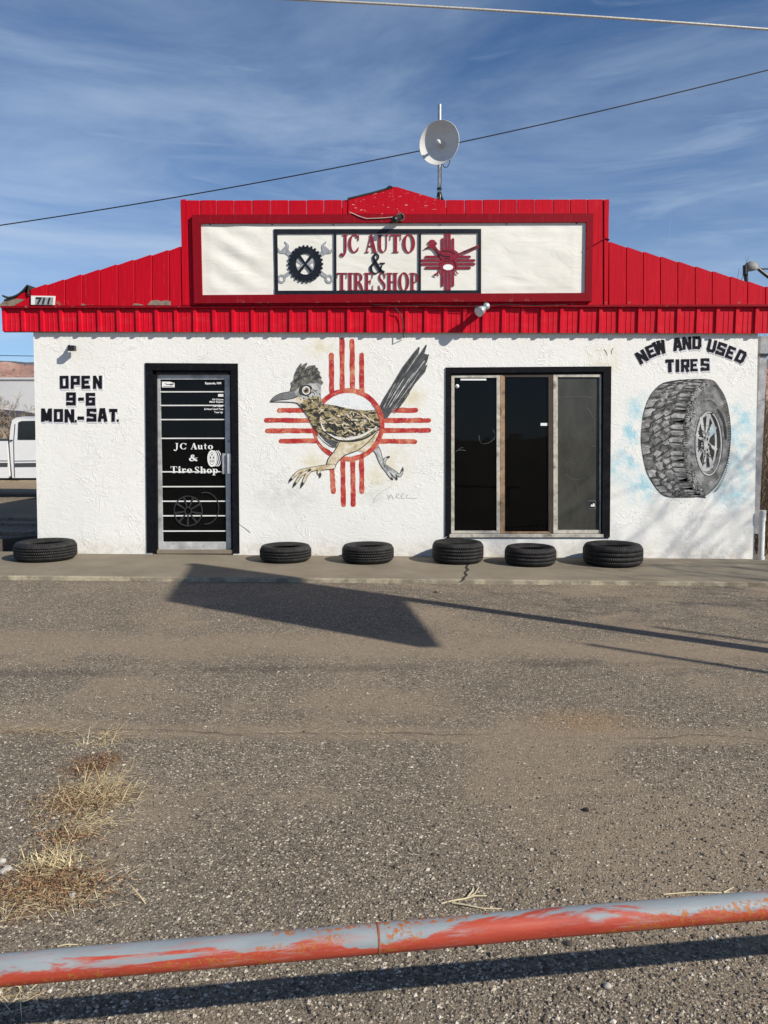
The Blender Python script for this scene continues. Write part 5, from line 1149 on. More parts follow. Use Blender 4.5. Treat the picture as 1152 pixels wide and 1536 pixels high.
def dish():
    Yp = 0.45; b = W(659, 300, Yp); top = W(659.5, 157, Yp)
    t = thing('dish_antenna', (b.x, b.y, b.z-0.35), 'pale round dish antenna on a galvanised pole above the gable', 'antenna')
    MB().tube([(b.x, b.y, b.z-0.35), top], 0.024, 14).build('pole', M['galv'], t)
    MB().tube([(b.x, b.y, b.z-0.35), (b.x, b.y, b.z+0.05), W(659, 289, Yp)], [0.05, 0.036, 0.030], 12).build('pole_foot', M['plastic'], t)
    for px in (655, 665): MB().tube([W(659, 292, Yp), W(px, 300, Yp-0.05)], 0.010, 6).build('stay', M['plastic'], t)
    mb = MB(); c0 = W(659, 283.5, Yp); mb.lathe([(0.026, -0.012), (0.032, -0.012), (0.032, 0.012), (0.026, 0.012)], c0, (0, 0, 1), 14); mb.build('clamp', M['plastic'], t)
    c = W(660, 215, Yp-0.16); ax = Vector((-0.39, -0.91, -0.07)).normalized(); Rr = 0.262; dp = 0.092
    o = c-ax*dp*0.6
    mb = MB(); mb.lathe([(Rr*k/28, dp*(k/28)**2) for k in range(29)], o, ax, 72); mb.lathe([(Rr*k/14, dp*(k/14)**2-0.008) for k in range(14, -1, -1)], o, ax, 72)
    mb.lathe([(Rr, dp), (Rr+0.004, dp+0.003), (Rr+0.007, dp-0.002), (Rr, dp-0.008)], o, ax, 72); mb.build('reflector', M['dish'], t)
    mb = MB(); mb.lathe([(0.0, 0.0), (0.05, 0.0), (0.045, 0.018), (0.018, 0.02), (0.018, 0.10), (0.028, 0.105), (0.028, 0.14), (0.02, 0.15), (0, 0.15)], o, ax, 18); mb.build('feed', M['dish'], t)
    MB().tube([o-ax*0.005, o-ax*0.06, (b.x, Yp, o.z)], 0.03, 10).build('mount', M['plastic'], t)
    MB().tube(smooth_path([W(671, 232, Yp-0.06), W(675, 240, Yp-0.03), W(672, 249, Yp-0.03), W(667, 251, Yp-0.03), W(663.5, 246, Yp-0.02), W(662, 252, Yp-0.03), W(662, 270, Yp-0.03), W(661, 287, Yp-0.03), W(664, 297, Yp-0.03)], 6), 0.0055, 6).build('cable', M['cable'], t)
dish()
def wires():
    def span(pts, Y, ext, rad, mat, label, n=40):
        ps = [W(x, y, Y) for x, y in pts]; a, m_, b = ps
        # a parabola through three points of the sagging wire
        A = np.array([[p.x**2, p.x, 1] for p in ps]); co = np.linalg.solve(A, np.array([p.z for p in ps]))
        x0, x1 = a.x-ext, b.x+ext
        P = [(x0+(x1-x0)*i/n, Y, float(np.polyval(co, x0+(x1-x0)*i/n))) for i in range(n+1)]
        tag(MB().tube(P, rad, 6).build('overhead_cable', mat), label, 'cable')
    span([(0, 338), (560, 240.5), (1152, 105)], 2.4, 2.5, 0.0085, M['cable'], 'thin black overhead cable slanting behind the dish antenna')
    span([(430, -1.5), (790, 18.5), (1152, 44)], 3.6, 4.0, 0.020, M['palecable'], 'pale sunlit overhead cable at the top edge of the sky')  # its sunlit look is put into the pale cable colour
    span([(-60, 532), (0, 533.2), (45, 534)], 16, 12.0, 0.011, M['cable'], 'faint distant wire above the hills left of the shop')
wires()
# cables clipped to the front
tag(MB().tube([W(593, 462, YB-0.03), W(600, 470, YF-0.035), W(604, 480, YF-0.035), W(605, 492, YF-0.035), W(604.5, 503, YF-0.035), W(606, 507, -0.02)], 0.006, 6).build('cable', M['cable']), 'black cable hanging down over the red metal fascia', 'cable')
tag(MB().tube([W(880, 372, YB-0.05), W(893, 366, YB-0.03), W(908, 357, YB-0.02), W(914, 359, YB-0.02), W(912, 362, YB+0.02)], 0.006, 6).build('cable', M['trimred']), 'short red cable looped at the right end of the banner', 'cable')
tag(MB().tube([W(560, 457, YB-0.03), W(600, 459, YB-0.03), W(640, 457.5, YB-0.03), W(700, 459.5, YB-0.03), W(760, 456.5, YB-0.03), W(800, 458.5, YB-0.03), W(850, 457, YB-0.03)], 0.0045, 5).build('cable', M['cable']), 'dark cable strung along the lower edge of the banner frame', 'cable')
def felt():
    mb = MB(); n = 16; vs = []
    prof = [(3, 442), (9, 445), (18, 444), (27, 440), (34, 434), (40, 427), (42.5, 429), (41, 437), (43.5, 441)]
    P = smooth_path(prof, 3)
    for x, y in P:
        p = W(x, y, YB-0.03); vs += [p, (p.x+0.02, YB+0.30, p.z+0.012*math.sin(x)), (p.x, p.y, p.z-0.02), (p.x+0.02, YB+0.30, p.z-0.02)]
    m = len(P)
    mb.add(vs, [q for i in range(m-1) for q in ((4*i, 4*i+4, 4*i+5, 4*i+1), (4*i+2, 4*i+3, 4*i+7, 4*i+6), (4*i, 4*i+2, 4*i+6, 4*i+4))])
    tag(mb.build('roofing_felt', M['felt']), 'torn black roofing felt curling up at the left eave', 'roofing felt')
felt()
def yard_lamp():
    Y = 3.2
    b = W(1119, 440, Y)
    t = thing('yard_lamp', (W(1119, 470, Y).x, Y, 1.5), 'grey hooded yard lamp on a dark bracket behind the right gable', 'lamp')
    c = W(1126, 402, Y)
    mb = MB(); r = 0.115
    mb.lathe([(0.0, r)]+[(r*math.sin(a), r*math.cos(a)*0.9) for a in (0.4, 0.8, 1.2, 1.57)]+[(r*1.04, -0.03), (r*0.95, -0.03)], c, (-0.25, -0.3, 0.92), 20); mb.build('hood', M['lampgrey'], t)
    MB().tube([W(1119, 402, Y), W(1118.5, 412, Y), W(1119.5, 422, Y), W(1119.5, 470, Y)], [0.03, 0.036, 0.03, 0.03], 10).build('stem', M['plastic'], t)
    mb = MB(); p0 = W(1117, 405, Y-0.02); mb.tube([W(1117.5, 398, Y-0.05), W(1117.5, 412, Y-0.05)], 0.035, 10); mb.build('lamp_collar', M['plastic'], t)
    MB().tube([W(1136, 402, Y), W(1143, 408, Y), W(1152, 415, Y), W(1175, 430, Y)], 0.028, 10).build('arm', M['plastic'], t)
    MB().tube([W(1137, 403.5, Y), W(1180, 403, Y)], 0.012, 8).build('brace', M['plastic'], t)
    MB().tube([W(1175, 400, Y), (W(1175, 400, Y).x, Y, gz(7))], 0.06, 10).build('post', M['greywood'], t)
yard_lamp()
def pvc():
    p = W(1141.5, 839, -0.02); q = W(1143.8, 766, -0.02)
    t = thing('standpipe', p, 'white plastic standpipe beside the right corner of the wall', 'pipe')
    MB().tube([(p.x, p.y, p.z-0.05), q], 0.036, 16).build('pipe', M['pvc'], t)
    a = p+(q-p)*0.80; b = p+(q-p)*1.0; MB().tube([a, b+Vector((0, 0, 0.004))], 0.043, 16).build('coupling', M['pvc'], t)
    a = p+(q-p)*0.0; MB().tube([a, p+(q-p)*0.06], 0.043, 16).build('coupling', M['pvc'], t)
    d = W(1144, 505, 0.25); e = W(1141, 800, 0.25)
    t = thing('downspout', (d.x, d.y, e.z), 'grey metal downspout at the right end of the building', 'downspout')
    MB().box((d.x-0.045, 0.2, e.z), (d.x+0.045, 0.28, d.z)).build('pipe', M['signpost'], t)
    MB().box((d.x-0.055, 0.18, d.z-0.25), (d.x+0.055, 0.30, d.z-0.22)).build('strap', M['plastic'], t)
pvc()

# ------------------------------------------------------------------ tyres along the wall
def tire(px0, px1, h, gap, label, grooves, seed):
    # sizes from the photograph: px0..px1 outer width
    Rr0 = 0.33; cxp = (px0+px1)/2
    for _ in range(4):
        c = W(cxp, 834, -(Rr0+gap)); Rr0 = (W(px1, 834, -(Rr0+gap)).x-W(px0, 834, -(Rr0+gap)).x)/2
    x, y = c.x, -(Rr0+gap); z0 = gz(x)+SW+0.001
    ri = Rr0*0.60; rb = Rr0*0.66; H = h; s = 0.022
    prof = [(ri, H*0.20), (rb, H*0.10), (Rr0*0.80, 0.0), (Rr0*0.90, 0.012), (Rr0*0.965, 0.035)]
    lo, hi = 0.045, H-0.045; ng = grooves
    for g in range(ng):
        zc = lo+(hi-lo)*(g+0.5)/ng if ng > 1 else H/2
        bulge = Rr0*(1-0.012*((zc-H/2)/(H/2))**2)
        prof += [(bulge, zc-0.006), (bulge-0.011, zc-0.0045), (bulge-0.011, zc+0.0045), (bulge, zc+0.006)]
    prof += [(Rr0*0.965, H-0.035), (Rr0*0.925, H-0.014), (Rr0*0.90, H-0.006), (Rr0*0.86, H-0.003), (Rr0*0.84, H), (Rr0*0.80, H), (Rr0*0.74, H-0.010), (rb, H*0.90), (ri, H*0.82), (ri*1.01, H*0.76),
             (rb*1.05, H*0.72), (Rr0*0.88, H*0.62), (Rr0*0.90, H*0.5), (Rr0*0.88, H*0.38), (rb*1.05, H*0.28)]
    mb = MB(); mb.lathe(prof, (0, 0, 0), (0, 0, 1), 72, True, closed=True)
    o = mb.build('tire', M['rubber']); o.location = (x, y, z0); o.rotation_euler = (random.uniform(-.01, .01), 0, seed*1.3)
    tag(o, label, 'tire', 'old tires laid flat along the front wall')
tire(25, 113, 0.225, 0.07, 'black tire lying flat at the left corner of the white wall', 4, 1)
tire(390, 467, 0.195, 0.08, 'slim black tire lying flat just right of the door', 3, 2)
tire(513, 591, 0.215, 0.10, 'black tire lying flat under the feet of the roadrunner mural', 4, 3)
tire(648, 725, 0.255, 0.06, 'tallest black tire with four grooves under the left end of the window', 4, 4)
tire(757, 834, 0.220, 0.20, 'black tire with three pale grooves under the middle of the window', 3, 5)
tire(875, 963, 0.255, 0.12, 'wide black tire lying flat under the right end of the window', 3, 6)

# ------------------------------------------------------------------ pipe barrier in the foreground
M['weld'] = plain('rusty_weld', (0.20, 0.075, 0.045), 0.8, var=0.3, nscale=60, bump=0.4)
def barrier():
    H = 0.445; d1, d2 = ray(0, 1456), ray(1152, 1357)
    def at(d): t = (H-CAM.z)/d.z; return CAM+d*t
    a, b = at(d1), at(d2); ax = (b-a).normalized(); rad = 0.0325
    L0, L1 = a-ax*2.0, b+ax*2.0
    t = bpy.data.objects.new('pipe_barrier', None); COL.objects.link(t); t.location = (L0.x, L0.y, 0)
    tag(t, 'low steel pipe barrier with peeling red and grey paint in the foreground', 'barrier')
    ang = math.atan2(ax.y, ax.x)
    def rail(p0, p1, nm, xo=0.0):       # xo: where along the worn paint this length starts
        Ln = (p1-p0).length; n = max(4, int(Ln/0.04)); mb = MB()
        P, Rd = [], []
        for i in range(n+1):
            x = Ln*i/n; e_ = min(1.0, x/0.5, (Ln-x)/0.5); P.append((x, 0.004*e_*mnoise.noise(Vector((x*1.5+p0.x, 0, 0))), 0.004*e_*mnoise.noise(Vector((x*1.7+p0.x, 7, 0))))); Rd.append(rad*(1+0.01*e_*mnoise.noise(Vector((x*4, 3, 0)))))
        mb.tube([(q[0]+xo, q[1], q[2]) for q in P], Rd, 32); o = mb.build(nm, M['rail']); o.parent = t
        o.location = p0-t.location-ax*xo; o.rotation_euler = (0, 0, ang); return o
    j = at(ray(567, 1411)); j = a+ax*(j-a).dot(ax)
    rail(L0, j-ax*0.0003, 'rail'); rail(j+ax*0.0003, L1, 'rail', 5.7)
    mb = MB(); mb.lathe([(rad-.0006, -0.004), (rad+0.0010, -0.0015), (rad+0.0010, 0.0015), (rad-.0006, 0.004)], j, ax, 32, False); mb.build('weld_seam', M['weld'], t)
    for p in (L0+ax*0.3, L1-ax*0.3):
        MB().tube([(p.x, p.y, -0.1), (p.x, p.y, H)], 0.038, 16).build('post', M['rail'], t)
barrier()

# ------------------------------------------------------------------ sign on a pole beside the street (behind the viewer; its shadow lies on the lot)
def pole_sign():
    az = Vector((TO_SUN.x, TO_SUN.y, 0)).normalized(); tanel = math.tan(SUN_EL)
    # the shadow's corners on the ground give the panel by going back along the sun's rays
    top_far, bot_far = G(268, 848, SW), G(592, 896); bot_near = G(648, 971); top_near = G(240, 905)
    hb = 3.7
    bf = bot_far+TO_SUN*(hb/TO_SUN.z); bn = bot_near+TO_SUN*(hb/TO_SUN.z)
    ht = (Vector((top_near.x-bot_near.x, top_near.y-bot_near.y))).length*tanel
    base = Vector((bf.x, bf.y, gz(bf.x)))
    t = thing('pole_sign', base, 'tall street sign on a steel pole, known by its shadow on the lot', 'sign')
    MB().tube([(bf.x, bf.y, -0.2), (bf.x, bf.y, hb+ht+0.05)], 0.085, 16).build('pole', M['signpost'], t)
    d = (Vector((bn.x, bn.y, 0))-Vector((bf.x, bf.y, 0))); n = d.cross(Vector((0, 0, 1))).normalized()*0.08
    P = [Vector((bf.x, bf.y, hb)), Vector((bn.x, bn.y, hb)), Vector((bn.x, bn.y, hb+ht)), Vector((bf.x, bf.y, hb+ht))]
    mb = MB(); mb.add([p-n for p in P]+[p+n for p in P], [(0, 1, 2, 3), (7, 6, 5, 4), (0, 4, 5, 1), (1, 5, 6, 2), (2, 6, 7, 3), (3, 7, 4, 0)]); mb.build('sign_panel', M['signface'], t, fix=True)
    # two unseen masts added next to it to cast thin shadows
    tip = G(885, 967); hm = 4.6; q = tip+TO_SUN*(hm/TO_SUN.z)
    m = thing('shadow_mast', (q.x, q.y, gz(q.x)), 'unseen mast beside the street sign, added for its thin shadow', 'mast')
    MB().tube([(q.x, q.y, -0.1), (q.x, q.y, hm)], [0.055, 0.034], 10).build('mast_tube', M['signpost'], m)
    tip = G(985, 941); hm = 5.2; q = tip+TO_SUN*(hm/TO_SUN.z)
    m = thing('shadow_mast', (q.x, q.y, gz(q.x)), 'second unseen mast nearer the shop, added for its thin shadow', 'mast')
    MB().tube([(q.x, q.y, -0.1), (q.x, q.y, hm)], [0.05, 0.030], 10).build('mast_tube', M['signpost'], m)
pole_sign()

# ------------------------------------------------------------------ bare trees and brush
def bare_tree(name, base, height, label, seed, mat_t, mat_c, levels=5, spread=0.55, trunk=0.12, lean=(0, 0), first=0.3, group=None, twig=1.0):
    rnd = random.Random(seed); t = thing(name, base, label, 'tree', group); tr, cr = MB(), MB()
    base = Vector(base)
    def grow(p, d, L, r, lv):
        n = 3; pts = [p]; rads = [r]; q = p; dd = d.copy()
        for i in range(n):
            dd = (dd+Vector((rnd.gauss(0, .16), rnd.gauss(0, .16), rnd.gauss(0.03, .12)))).normalized(); q = q+dd*L/n; pts.append(q); rads.append(r*(1-0.4*(i+1)/n))
        (tr if lv == 0 else cr).tube(pts, rads, 7 if lv == 0 else (5 if lv < 3 else 3), caps=False)
        if lv >= levels: return
        kids = rnd.randint(2, 3) if lv > 0 else rnd.randint(4, 6)
        for k_ in range(kids):
            f_ = rnd.uniform(0.45, 1.0) if k_ else 1.0
            i = min(n-1, int(f_*n)); b = pts[i].lerp(pts[i+1], f_*n-i) if i < n else pts[-1]
            a = rnd.uniform(0, 6.283); o = dd.orthogonal().normalized(); o = (Matrix.Rotation(a, 3, dd) @ o)
            nd = (dd*(1-spread*rnd.uniform(.4, 1))+o*spread*rnd.uniform(.7, 1.5)+Vector((0, 0, 0.12))).normalized()
            grow(b, nd, L*rnd.uniform(0.62, 0.86), max(rads[-1]*rnd.uniform(.55, .8), 0.004*twig), lv+1)
    grow(base-Vector((0, 0, .1)), Vector((lean[0], lean[1], 1)).normalized(), height*first, trunk, 0)
    tr.build('trunk', mat_t, t); cr.build('crown', mat_c, t); return t
p = W(28, 655, 17.0); bare_tree('bare_tree', (p.x, 17.0, 0.0), 5.6, 'bare pale twiggy tree behind the white pickup truck', 5, M['bark'], M['palebark'], 7, 0.6, 0.09, (0, 0), 0.22, None, 2.2)
bare_tree('bare_tree', (W(1150, 500, 16).x+0.2, 16.0, 0.0), 8.6, 'tall bare tree far behind the right gable', 9, M['bark'], M['bark'], 6, 0.42, 0.16, (0.0, 0), 0.30, None, 2.0)
bare_tree('bare_tree', (11.6, -5.4, 0.0), 9.0, 'bare tree right of the lot, seen by its branch shadows on the wall', 14, M['bark'], M['bark'], 6, 0.6, 0.12, (0.0, 0.02), 0.30, None, 1.8)
def brushes():
    rnd = random.Random(3)
    for j, (bx, by, label) in enumerate(((5.15, 1.4, 'brown leafless brush against the right side of the shop'), (5.7, 3.4, 'brown leafless brush behind the right corner of the shop'), (6.6, 5.5, 'tall brown thicket farthest behind the right corner'))):
        mb = MB(); b0 = Vector((bx, by, gz(bx)))
        for i in range(170):
            p = b0+Vector((rnd.gauss(0, .32), rnd.gauss(0, .5), 0)); d = Vector((rnd.gauss(0, .18), rnd.gauss(0, .2), 1)).normalized(); L = rnd.uniform(0.8, 3.0)
            pts = [p]
            for s in range(3): d = (d+Vector((rnd.gauss(0, .12), rnd.gauss(0, .12), 0))).normalized(); pts.append(pts[-1]+d*L/3)
            if min(q.x for q in pts) < 4.80: continue
            mb.tube(pts, [.011, .009, .006, .003], 3, caps=False)
            for s in range(5):
                k_ = rnd.randint(1, 3); q = pts[k_]; dd = (d+Vector((rnd.gauss(0, .6), rnd.gauss(0, .6), .2))).normalized(); e = q+dd*rnd.uniform(.2, .6)
                if e.x > 4.80: mb.tube([q, e], [.005, .002], 3, caps=False)
        t = thing('brush', b0, label, 'shrub'); mb.build('stems', M['brush'], t)
brushes()

# ------------------------------------------------------------------ left background: pickup, warehouse, shed, timber
def pickup():
    Y0 = 9.1; Wd = 1.95
    zg = gz(-9)+0.0
    t = thing('pickup_truck', (W(10, 720, Y0).x, Y0+Wd/2, zg), 'white pickup truck with grey side stripe parked beyond the left corner of the shop', 'truck')
    def prism(name, pts, mat, y0=Y0, y1=Y0+Wd):
        mb = MB(); mb.hexa([W(x, y, Y0)+Vector((0, y0-Y0, 0)) for x, y in pts], y1-y0); return mb.build(name, M[mat], t, fix=True)
    prism('bed', [(-150,716),(-150,660.5),(10,659.5),(10.5,664),(14.5,714),(12,717),(-61,717),(-67,703),(-77,695),(-91,692),(-105,695),(-115,703),(-120,717)], 'truck')
    prism('bed_rail', [(-150,662),(-150,658.5),(11,657.8),(11,661)], 'trucktrim', Y0-0.01, Y0+Wd+0.01)
    prism('cab', [(18,717),(15.5,690),(13.5,661),(15.5,640),(18,630),(24,626.2),(36,624.5),(84,624.5),(96,629),(116,657),(118,717)], 'truck', Y0+0.015, Y0+Wd-0.015)
    prism('hood', [(118.5,717),(118.5,658),(140,660),(184,664),(190,670),(190,713),(178,716),(172,702),(162,694),(150,692),(138,695),(128,703),(124,716)], 'truck')
    for nm, pts in (('window', [(26.5,659.5),(27.5,633.5),(32,631.5),(58,631),(58,659.5)]), ('window', [(61,659.5),(61,631),(82,631.5),(90,636),(104,659.5)])):
        mb = MB(); mb.hexa([W(x, y, Y0+0.004) for x, y in pts], 0.02); mb.build(nm, M['truckglass'], t)
    for pts in ([(22,716),(21,690),(20.5,662),(22.5,636)], [(59.5,716),(59.5,632)]):
        f = Flat(W, Y0+0.006, 0.02); f.stroke(pts, 0.8, sharp=True, round_ends=False); f.build('door_seam', M['trucktrim'], t)
    for a, b in ((-148, 11.2), (22.5, 58.5), (60.5, 117), (120, 188)):
        f = Flat(W, Y0-0.012 if a < 0 or a > 118 else Y0+0.004, 0.02); f.poly([(a, 694.6), (b, 694.2), (b, 700.0), (a, 700.4)]); f.build('side_stripe', M['trucktrim'], t)
        f = Flat(W, Y0-0.012 if a < 0 or a > 118 else Y0+0.004, 0.02); f.poly([(a, 690.6), (b, 690.2), (b, 691.4), (a, 691.8)]); f.build('side_stripe', M['steelgrey'], t)
    f = Flat(W, Y0-0.02, 0.03); f.poly([(14.5,661),(18.5,661),(18.5,659.6),(14.5,659.6)]); f.build('marker_lamp', M['trucktrim'], t)
    prism('chassis_and_gap', [(8,712),(8,664),(20,664),(20,712)], 'plastic', Y0+0.12, Y0+Wd-0.12); prism('chassis_and_gap', [(-140,721),(-140,712),(180,712),(180,721)], 'plastic', Y0+0.25, Y0+Wd-0.25)  # first piece is a dark panel put in for the shaded cab gap
    prism('bumper', [(-158,716),(-158,704),(-150.5,704),(-150.5,716)], 'chrome'); prism('bumper', [(190.5,716),(190.5,702),(198,703),(198,716)], 'chrome')
    prism('tail_lamp', [(-151.5,690),(-151.5,664),(-147,664),(-147,690)], 'lampred', Y0-0.006, Y0+0.14)
    for px in (-91, 151):
        for yy in (Y0+0.02, Y0+Wd-0.24):
            c = W(px, 716, Y0); z = zg+0.38; mb = MB(); o = Vector((c.x, yy, z))
            mb.lathe([(0.20, 0.02), (0.33, 0.0), (0.37, 0.03), (0.38, 0.11), (0.37, 0.19), (0.33, 0.22), (0.20, 0.2)], o, (0, 1, 0), 28); w = mb.build('wheel', M['rubber'], t)
            mb = MB(); mb.lathe([(0.0, 0.03), (0.08, 0.02), (0.10, 0.05), (0.19, 0.04), (0.21, 0.015)], o, (0, 1, 0), 24); mb.build('rim', M['galv'], w)
pickup()
def far_buildings():
    Y = 42; a, b = W(-130, 566, Y), W(75, 566, Y)
    t = thing('warehouse', ((a.x+b.x)/2, Y+6, 0), 'long pale grey warehouse wall behind the bare tree', 'building')
    mb = MB(); mb.box((a.x, Y, -0.2), (b.x, Y+12, a.z-0.15)); mb.build('wall', M['warehouse'], t)
    MB().box((a.x-0.2, Y-0.1, a.z-0.15), (b.x+0.2, Y+12.1, a.z-0.02)).build('roof', M['warehouse'], t)
    Y = 21; a, b = W(-70, 655, Y), W(14, 655, Y); zt = W(0, 634, Y).z
    t = thing('shed', ((a.x+b.x)/2, Y+1.5, 0), 'low brown shed with a dark roof behind the truck bed', 'shed')
    MB().box((a.x, Y, -0.2), (b.x, Y+3, zt)).build('wall', M['shed'], t)
    pts = [W(-76, 633, Y-0.2), W(20, 634, Y-0.2), W(6, 619, Y-0.2), W(-30, 612, Y-0.2)]; MB().hexa(pts, 3.4).build('roof', M['shedroof'], t)
    w_ = MB(); w_.hexa([W(3,646,Y-0.02), W(11,646,Y-0.02), W(11,637,Y-0.02), W(3,637,Y-0.02)], 0.03); w_.build('window', M['steelgrey'], t)
    p, q = Vector((-5.9, -0.05, 0)), Vector((-4.95, 1.15, 0))
    d = (q-p).normalized(); n = Vector((-d.y, d.x, 0))*0.09
    t = MB(); h0 = gz(-5)
    t.add([p-n, q-n, q+n, p+n]+[v+Vector((0, 0, 0.17+h0)) for v in (p-n, q-n, q+n, p+n)], [(3, 2, 1, 0), (4, 5, 6, 7), (0, 1, 5, 4), (1, 2, 6, 5), (2, 3, 7, 6), (3, 0, 4, 7)])
    tag(t.build('timber_beam', M['timber']), 'dark old timber beam lying in the shade left of the shop', 'beam')
    t2 = MB()
    for i, (x, y, l) in enumerate(((-6.6, 2.2, 1.6), (-6.2, 3.4, 1.9), (-6.9, 4.3, 2.2))):  # pale strips added to stand in for light streaks on the shaded ground
        t2 = MB(); t2.box((x-l/2, y, gz(x)), (x+l/2, y+0.14, gz(x)+0.05)); o = tag(t2.build('streak', M['greywood']), ('grey plank standing in for light, nearest in the shade left of the shop', 'grey plank standing in for light in the middle of the shaded yard', 'grey plank standing in for light farthest in the shaded yard')[i], 'streak')
far_buildings()

# ------------------------------------------------------------------ loose gravel, dry grass, twigs
def gravel():
    N = 26000
    # density follows what the lot shows: sparse on the sand drifts
    u = RNG.random((N*2, 2)); py = 885+(1580-885)*u[:, 1]**0.9; px = -60+1280*u[:, 0]
    pts = []
    y1, y2 = G(300, 968).y, G(500, 1098).y
    for a, b in zip(px, py):
        p = G(a, b)
        keep = 1.0
        if abs(p.y-y1) < 0.35: keep = 0.25
        if abs(p.y-y2) < 0.12: keep = 0.2
        nn = mnoise.noise(Vector((p.x*0.9, p.y*0.9, 2)))
        keep *= 0.35+0.65*max(0, min(1, nn*1.8+0.6))
        if RNG.random() < keep: pts.append(p)
        if len(pts) >= N: break
    n = len(pts); base = np.array([(p.x, p.y, p.z) for p in pts])
    s = np.exp(RNG.normal(math.log(0.0036), 0.42, n)); s = np.clip(s, 0.0018, 0.009)
    ico = np.array([(1,0,0),(-1,0,0),(0,1,0),(0,-1,0),(0,0,1),(0,0,-1),(.6,.6,.55),(-.6,.6,.5)], float)[:6]
    fc = np.array([(0,2,4),(2,1,4),(1,3,4),(3,0,4),(2,0,5),(1,2,5),(3,1,5),(0,3,5)])
    ang = RNG.random(n)*6.28; ca, sa = np.cos(ang), np.sin(ang)
    V = ico[None]*(s[:, None, None]*(0.6+0.8*RNG.random((n, 6, 1))))*np.array([1.2, 1.0, 0.7])
    X = V[:, :, 0]*ca[:, None]-V[:, :, 1]*sa[:, None]; Yv = V[:, :, 0]*sa[:, None]+V[:, :, 1]*ca[:, None]
    P = np.stack([X+base[:, 0:1], Yv+base[:, 1:2], V[:, :, 2]+base[:, 2:3]+s[:, None]*0.25], -1).reshape(-1, 3)
    F = (fc[None]+(np.arange(n)*6)[:, None, None]).reshape(-1, 3)
    me = bpy.data.meshes.new('gravel'); me.from_pydata(P.tolist(), [], F.tolist()); me.materials.append(M['gravel']); me.update()
    o = bpy.data.objects.new('gravel', me); COL.objects.link(o); tag(o, 'loose stone chippings scattered over the asphalt lot', 'gravel', kind='stuff')
gravel()
def grass():
    mb = MB(); lit = MB(); rnd = random.Random(21)
    def blade(p, d, L, w, droop):
        side = Vector((-d.y, d.x, 0)); side = side.normalized() if side.length > 1e-4 else Vector((1, 0, 0))
        pts = []; q = p.copy(); dd = d.copy()
        for i in range(4):
            pts.append(q.copy()); dd = (dd+Vector((0, 0, -droop))).normalized(); q = q+dd*L/3
            q.z = max(q.z, gz(q.x)+0.003)
        ws = [w, w*.8, w*.55, w*.1]; v = []
        for a, ww in zip(pts, ws): v += [a-side*ww, a+side*ww]
        mb.add(v, [(0, 1, 3, 2), (2, 3, 5, 4), (4, 5, 7, 6)])
    # clumps: pixel, radius m, blades, length, uprightness, leaning x
    for px, py, rx, ry, n, L, up, lean in ((140,1192,.085,.075,330,.15,.42,.75),(112,1205,.085,.075,180,.13,.3,.5),(148,1168,.05,.05,70,.12,.4,.6),(122,1236,.07,.04,110,.12,.25,.8),(95,1262,.06,.05,90,.12,.22,.6),(76,1297,.045,.035,300,.075,1.2,.0),(70,1328,.12,.08,260,.12,.14,.5),(60,1348,.11,.05,130,.12,.1,.6),(158,1110,.04,.04,40,.13,.9,.1),(128,1115,.10,.02,40,.13,.15,.7),(95,1099,.28,.015,60,.15,.05,.8),(15,1093,.2,.015,40,.15,.05,.8),(570,1098,.05,.02,24,.10,.5,.3),(20,1490,.06,.06,70,.12,.25,.5),(430,1098,.2,.015,16,.14,.05,.8)):
        c = G(px, py)
        for i in range(n):
            p = Vector((c.x+rnd.gauss(0, rx), c.y+rnd.gauss(0, ry), 0)); p.z = gz(p.x)
            a = rnd.uniform(0, 6.283); d = Vector((math.cos(a)*.7+lean, math.sin(a)*.6+0.1, rnd.uniform(.1, 1)*up*0.75)).normalized()
            blade(p, d, L*rnd.uniform(.35, 1.1), rnd.uniform(.0010, .0022), rnd.uniform(.02, .32))
    tag(mb.build('dry_grass', M['straw']), 'dry straw coloured grass growing in the cracked asphalt', 'grass', kind='stuff')
    for px, py, rx, ry, n in ((68,1332,.20,.13,1500),(118,1205,.16,.14,900),(140,1150,.09,.12,420),(100,1255,.12,.08,420),(60,1100,.5,.03,160)):
        c = G(px, py)
        for i in range(n):
            x, y = c.x+rnd.gauss(0, rx*.6), c.y+rnd.gauss(0, ry*.6); z = gz(x)+rnd.uniform(.002, .014); a = rnd.uniform(0, 6.28); L = rnd.uniform(.006, .026); w = rnd.uniform(.0008, .0026)
            d = Vector((math.cos(a)*L, math.sin(a)*L, rnd.uniform(-.004, .01))); s_ = Vector((-math.sin(a)*w, math.cos(a)*w, rnd.uniform(-.002, .002))); q = Vector((x, y, z))
            lit.add([q-s_, q+s_, q+d+s_*.4, q+d-s_*.4], [(0, 1, 2, 3)])
    tag(lit.build('leaf_litter', M['litter']), 'brown leaf litter caught round the dry grass', 'litter', kind='stuff')
grass()
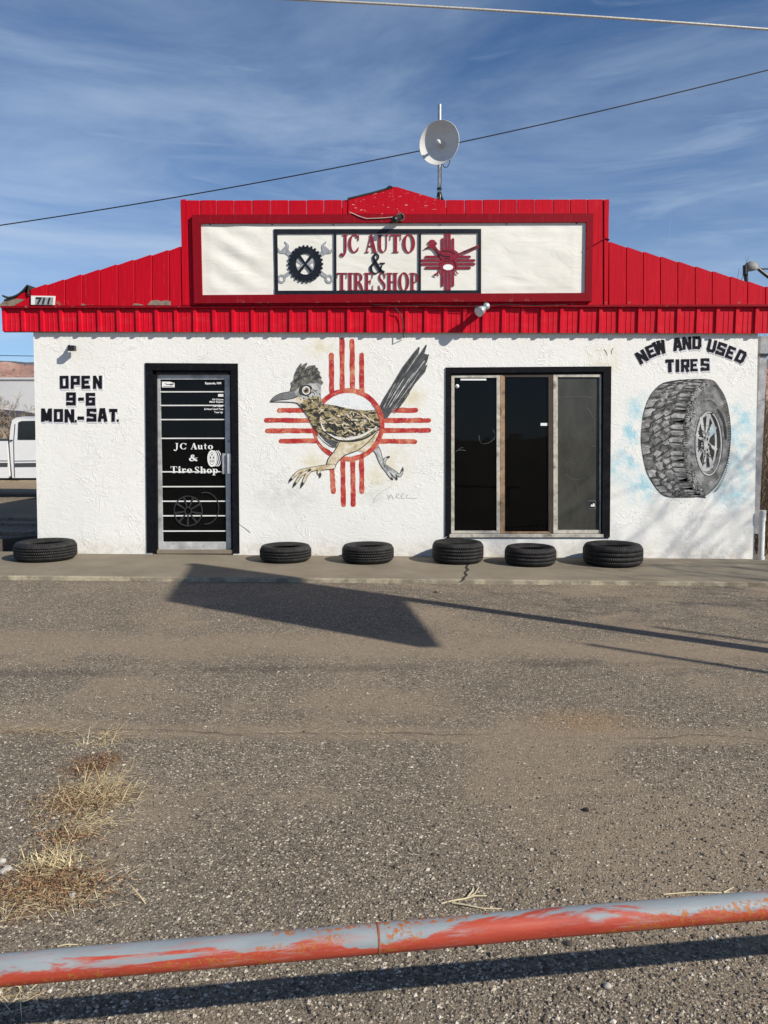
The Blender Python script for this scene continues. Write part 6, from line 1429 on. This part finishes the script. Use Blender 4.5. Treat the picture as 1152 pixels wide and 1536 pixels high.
def twig(paths, rad, label):
    mb = MB()
    for pts in paths:
        P = []
        for i, (x, y) in enumerate(pts):
            p = G(x, y); P.append((p.x, p.y, p.z+rad*1.2+0.004*math.sin(i*1.7)))
        mb.tube(P, [rad*(1-.5*i/len(P)) for i in range(len(P))], 5)
    return tag(mb.build('twig', M['straw2']), label, 'twig')
M['straw2'] = plain('bleached_twig', (0.46, 0.40, 0.26), 0.8, var=0.2, nscale=40, bump=0.2)
twig([[(662,1357),(680,1354),(700,1349),(712,1341),(718,1333)],[(696,1350),(712,1347),(730,1345)],[(678,1356),(700,1361),(725,1364),(752,1363)],[(700,1349),(708,1340),(710,1333)]], 0.0035, 'forked pale dry twig lying on the lot above the barrier')
twig([[(995,1343),(1040,1341),(1075,1340),(1095,1338)],[(1085,1340),(1100,1334)]], 0.003, 'long thin stick lying just above the right part of the barrier')
twig([[(86,1421),(100,1420),(117,1418)]], 0.003, 'short pale straw lying just above the left part of the barrier')
def stone(px, py, s, label, mat='stone'):
    p = G(px, py); bm = bmesh.new(); bmesh.ops.create_icosphere(bm, subdivisions=2, radius=s)
    for v in bm.verts: v.co = v.co*(1+0.35*mnoise.noise(v.co*1.3/s+Vector((px, py, 0)))); v.co.z *= .62
    me = bpy.data.meshes.new('stone'); bm.to_mesh(me); bm.free(); me.materials.append(M[mat])
    o = bpy.data.objects.new('stone', me); COL.objects.link(o); o.location = (p.x, p.y, p.z+s*.4); tag(o, label, 'stone', 'loose stones on the lot')
stone(3, 1294, .016, 'pale stone at the left edge of the frame above two others'); stone(11, 1306, .018, 'largest pale stone left of the dry grass'); stone(4, 1310, .014, 'pale stone at the left edge beside the largest stone')
stone(109, 1345, .013, 'white pebble at the right edge of the brown litter'); stone(853, 1417, .012, 'dark pebble just below the barrier', 'timber'); stone(879, 1216, .013, 'black lump on the sandy patch right of centre', 'crack'); stone(911, 1481, .012, 'pale pebble below the shadow of the barrier'); stone(1084, 1385, .012, 'pale pebble under the right part of the barrier')
stone(654, 889, .02, 'dark lump near the slab below the tallest tire', 'timber')
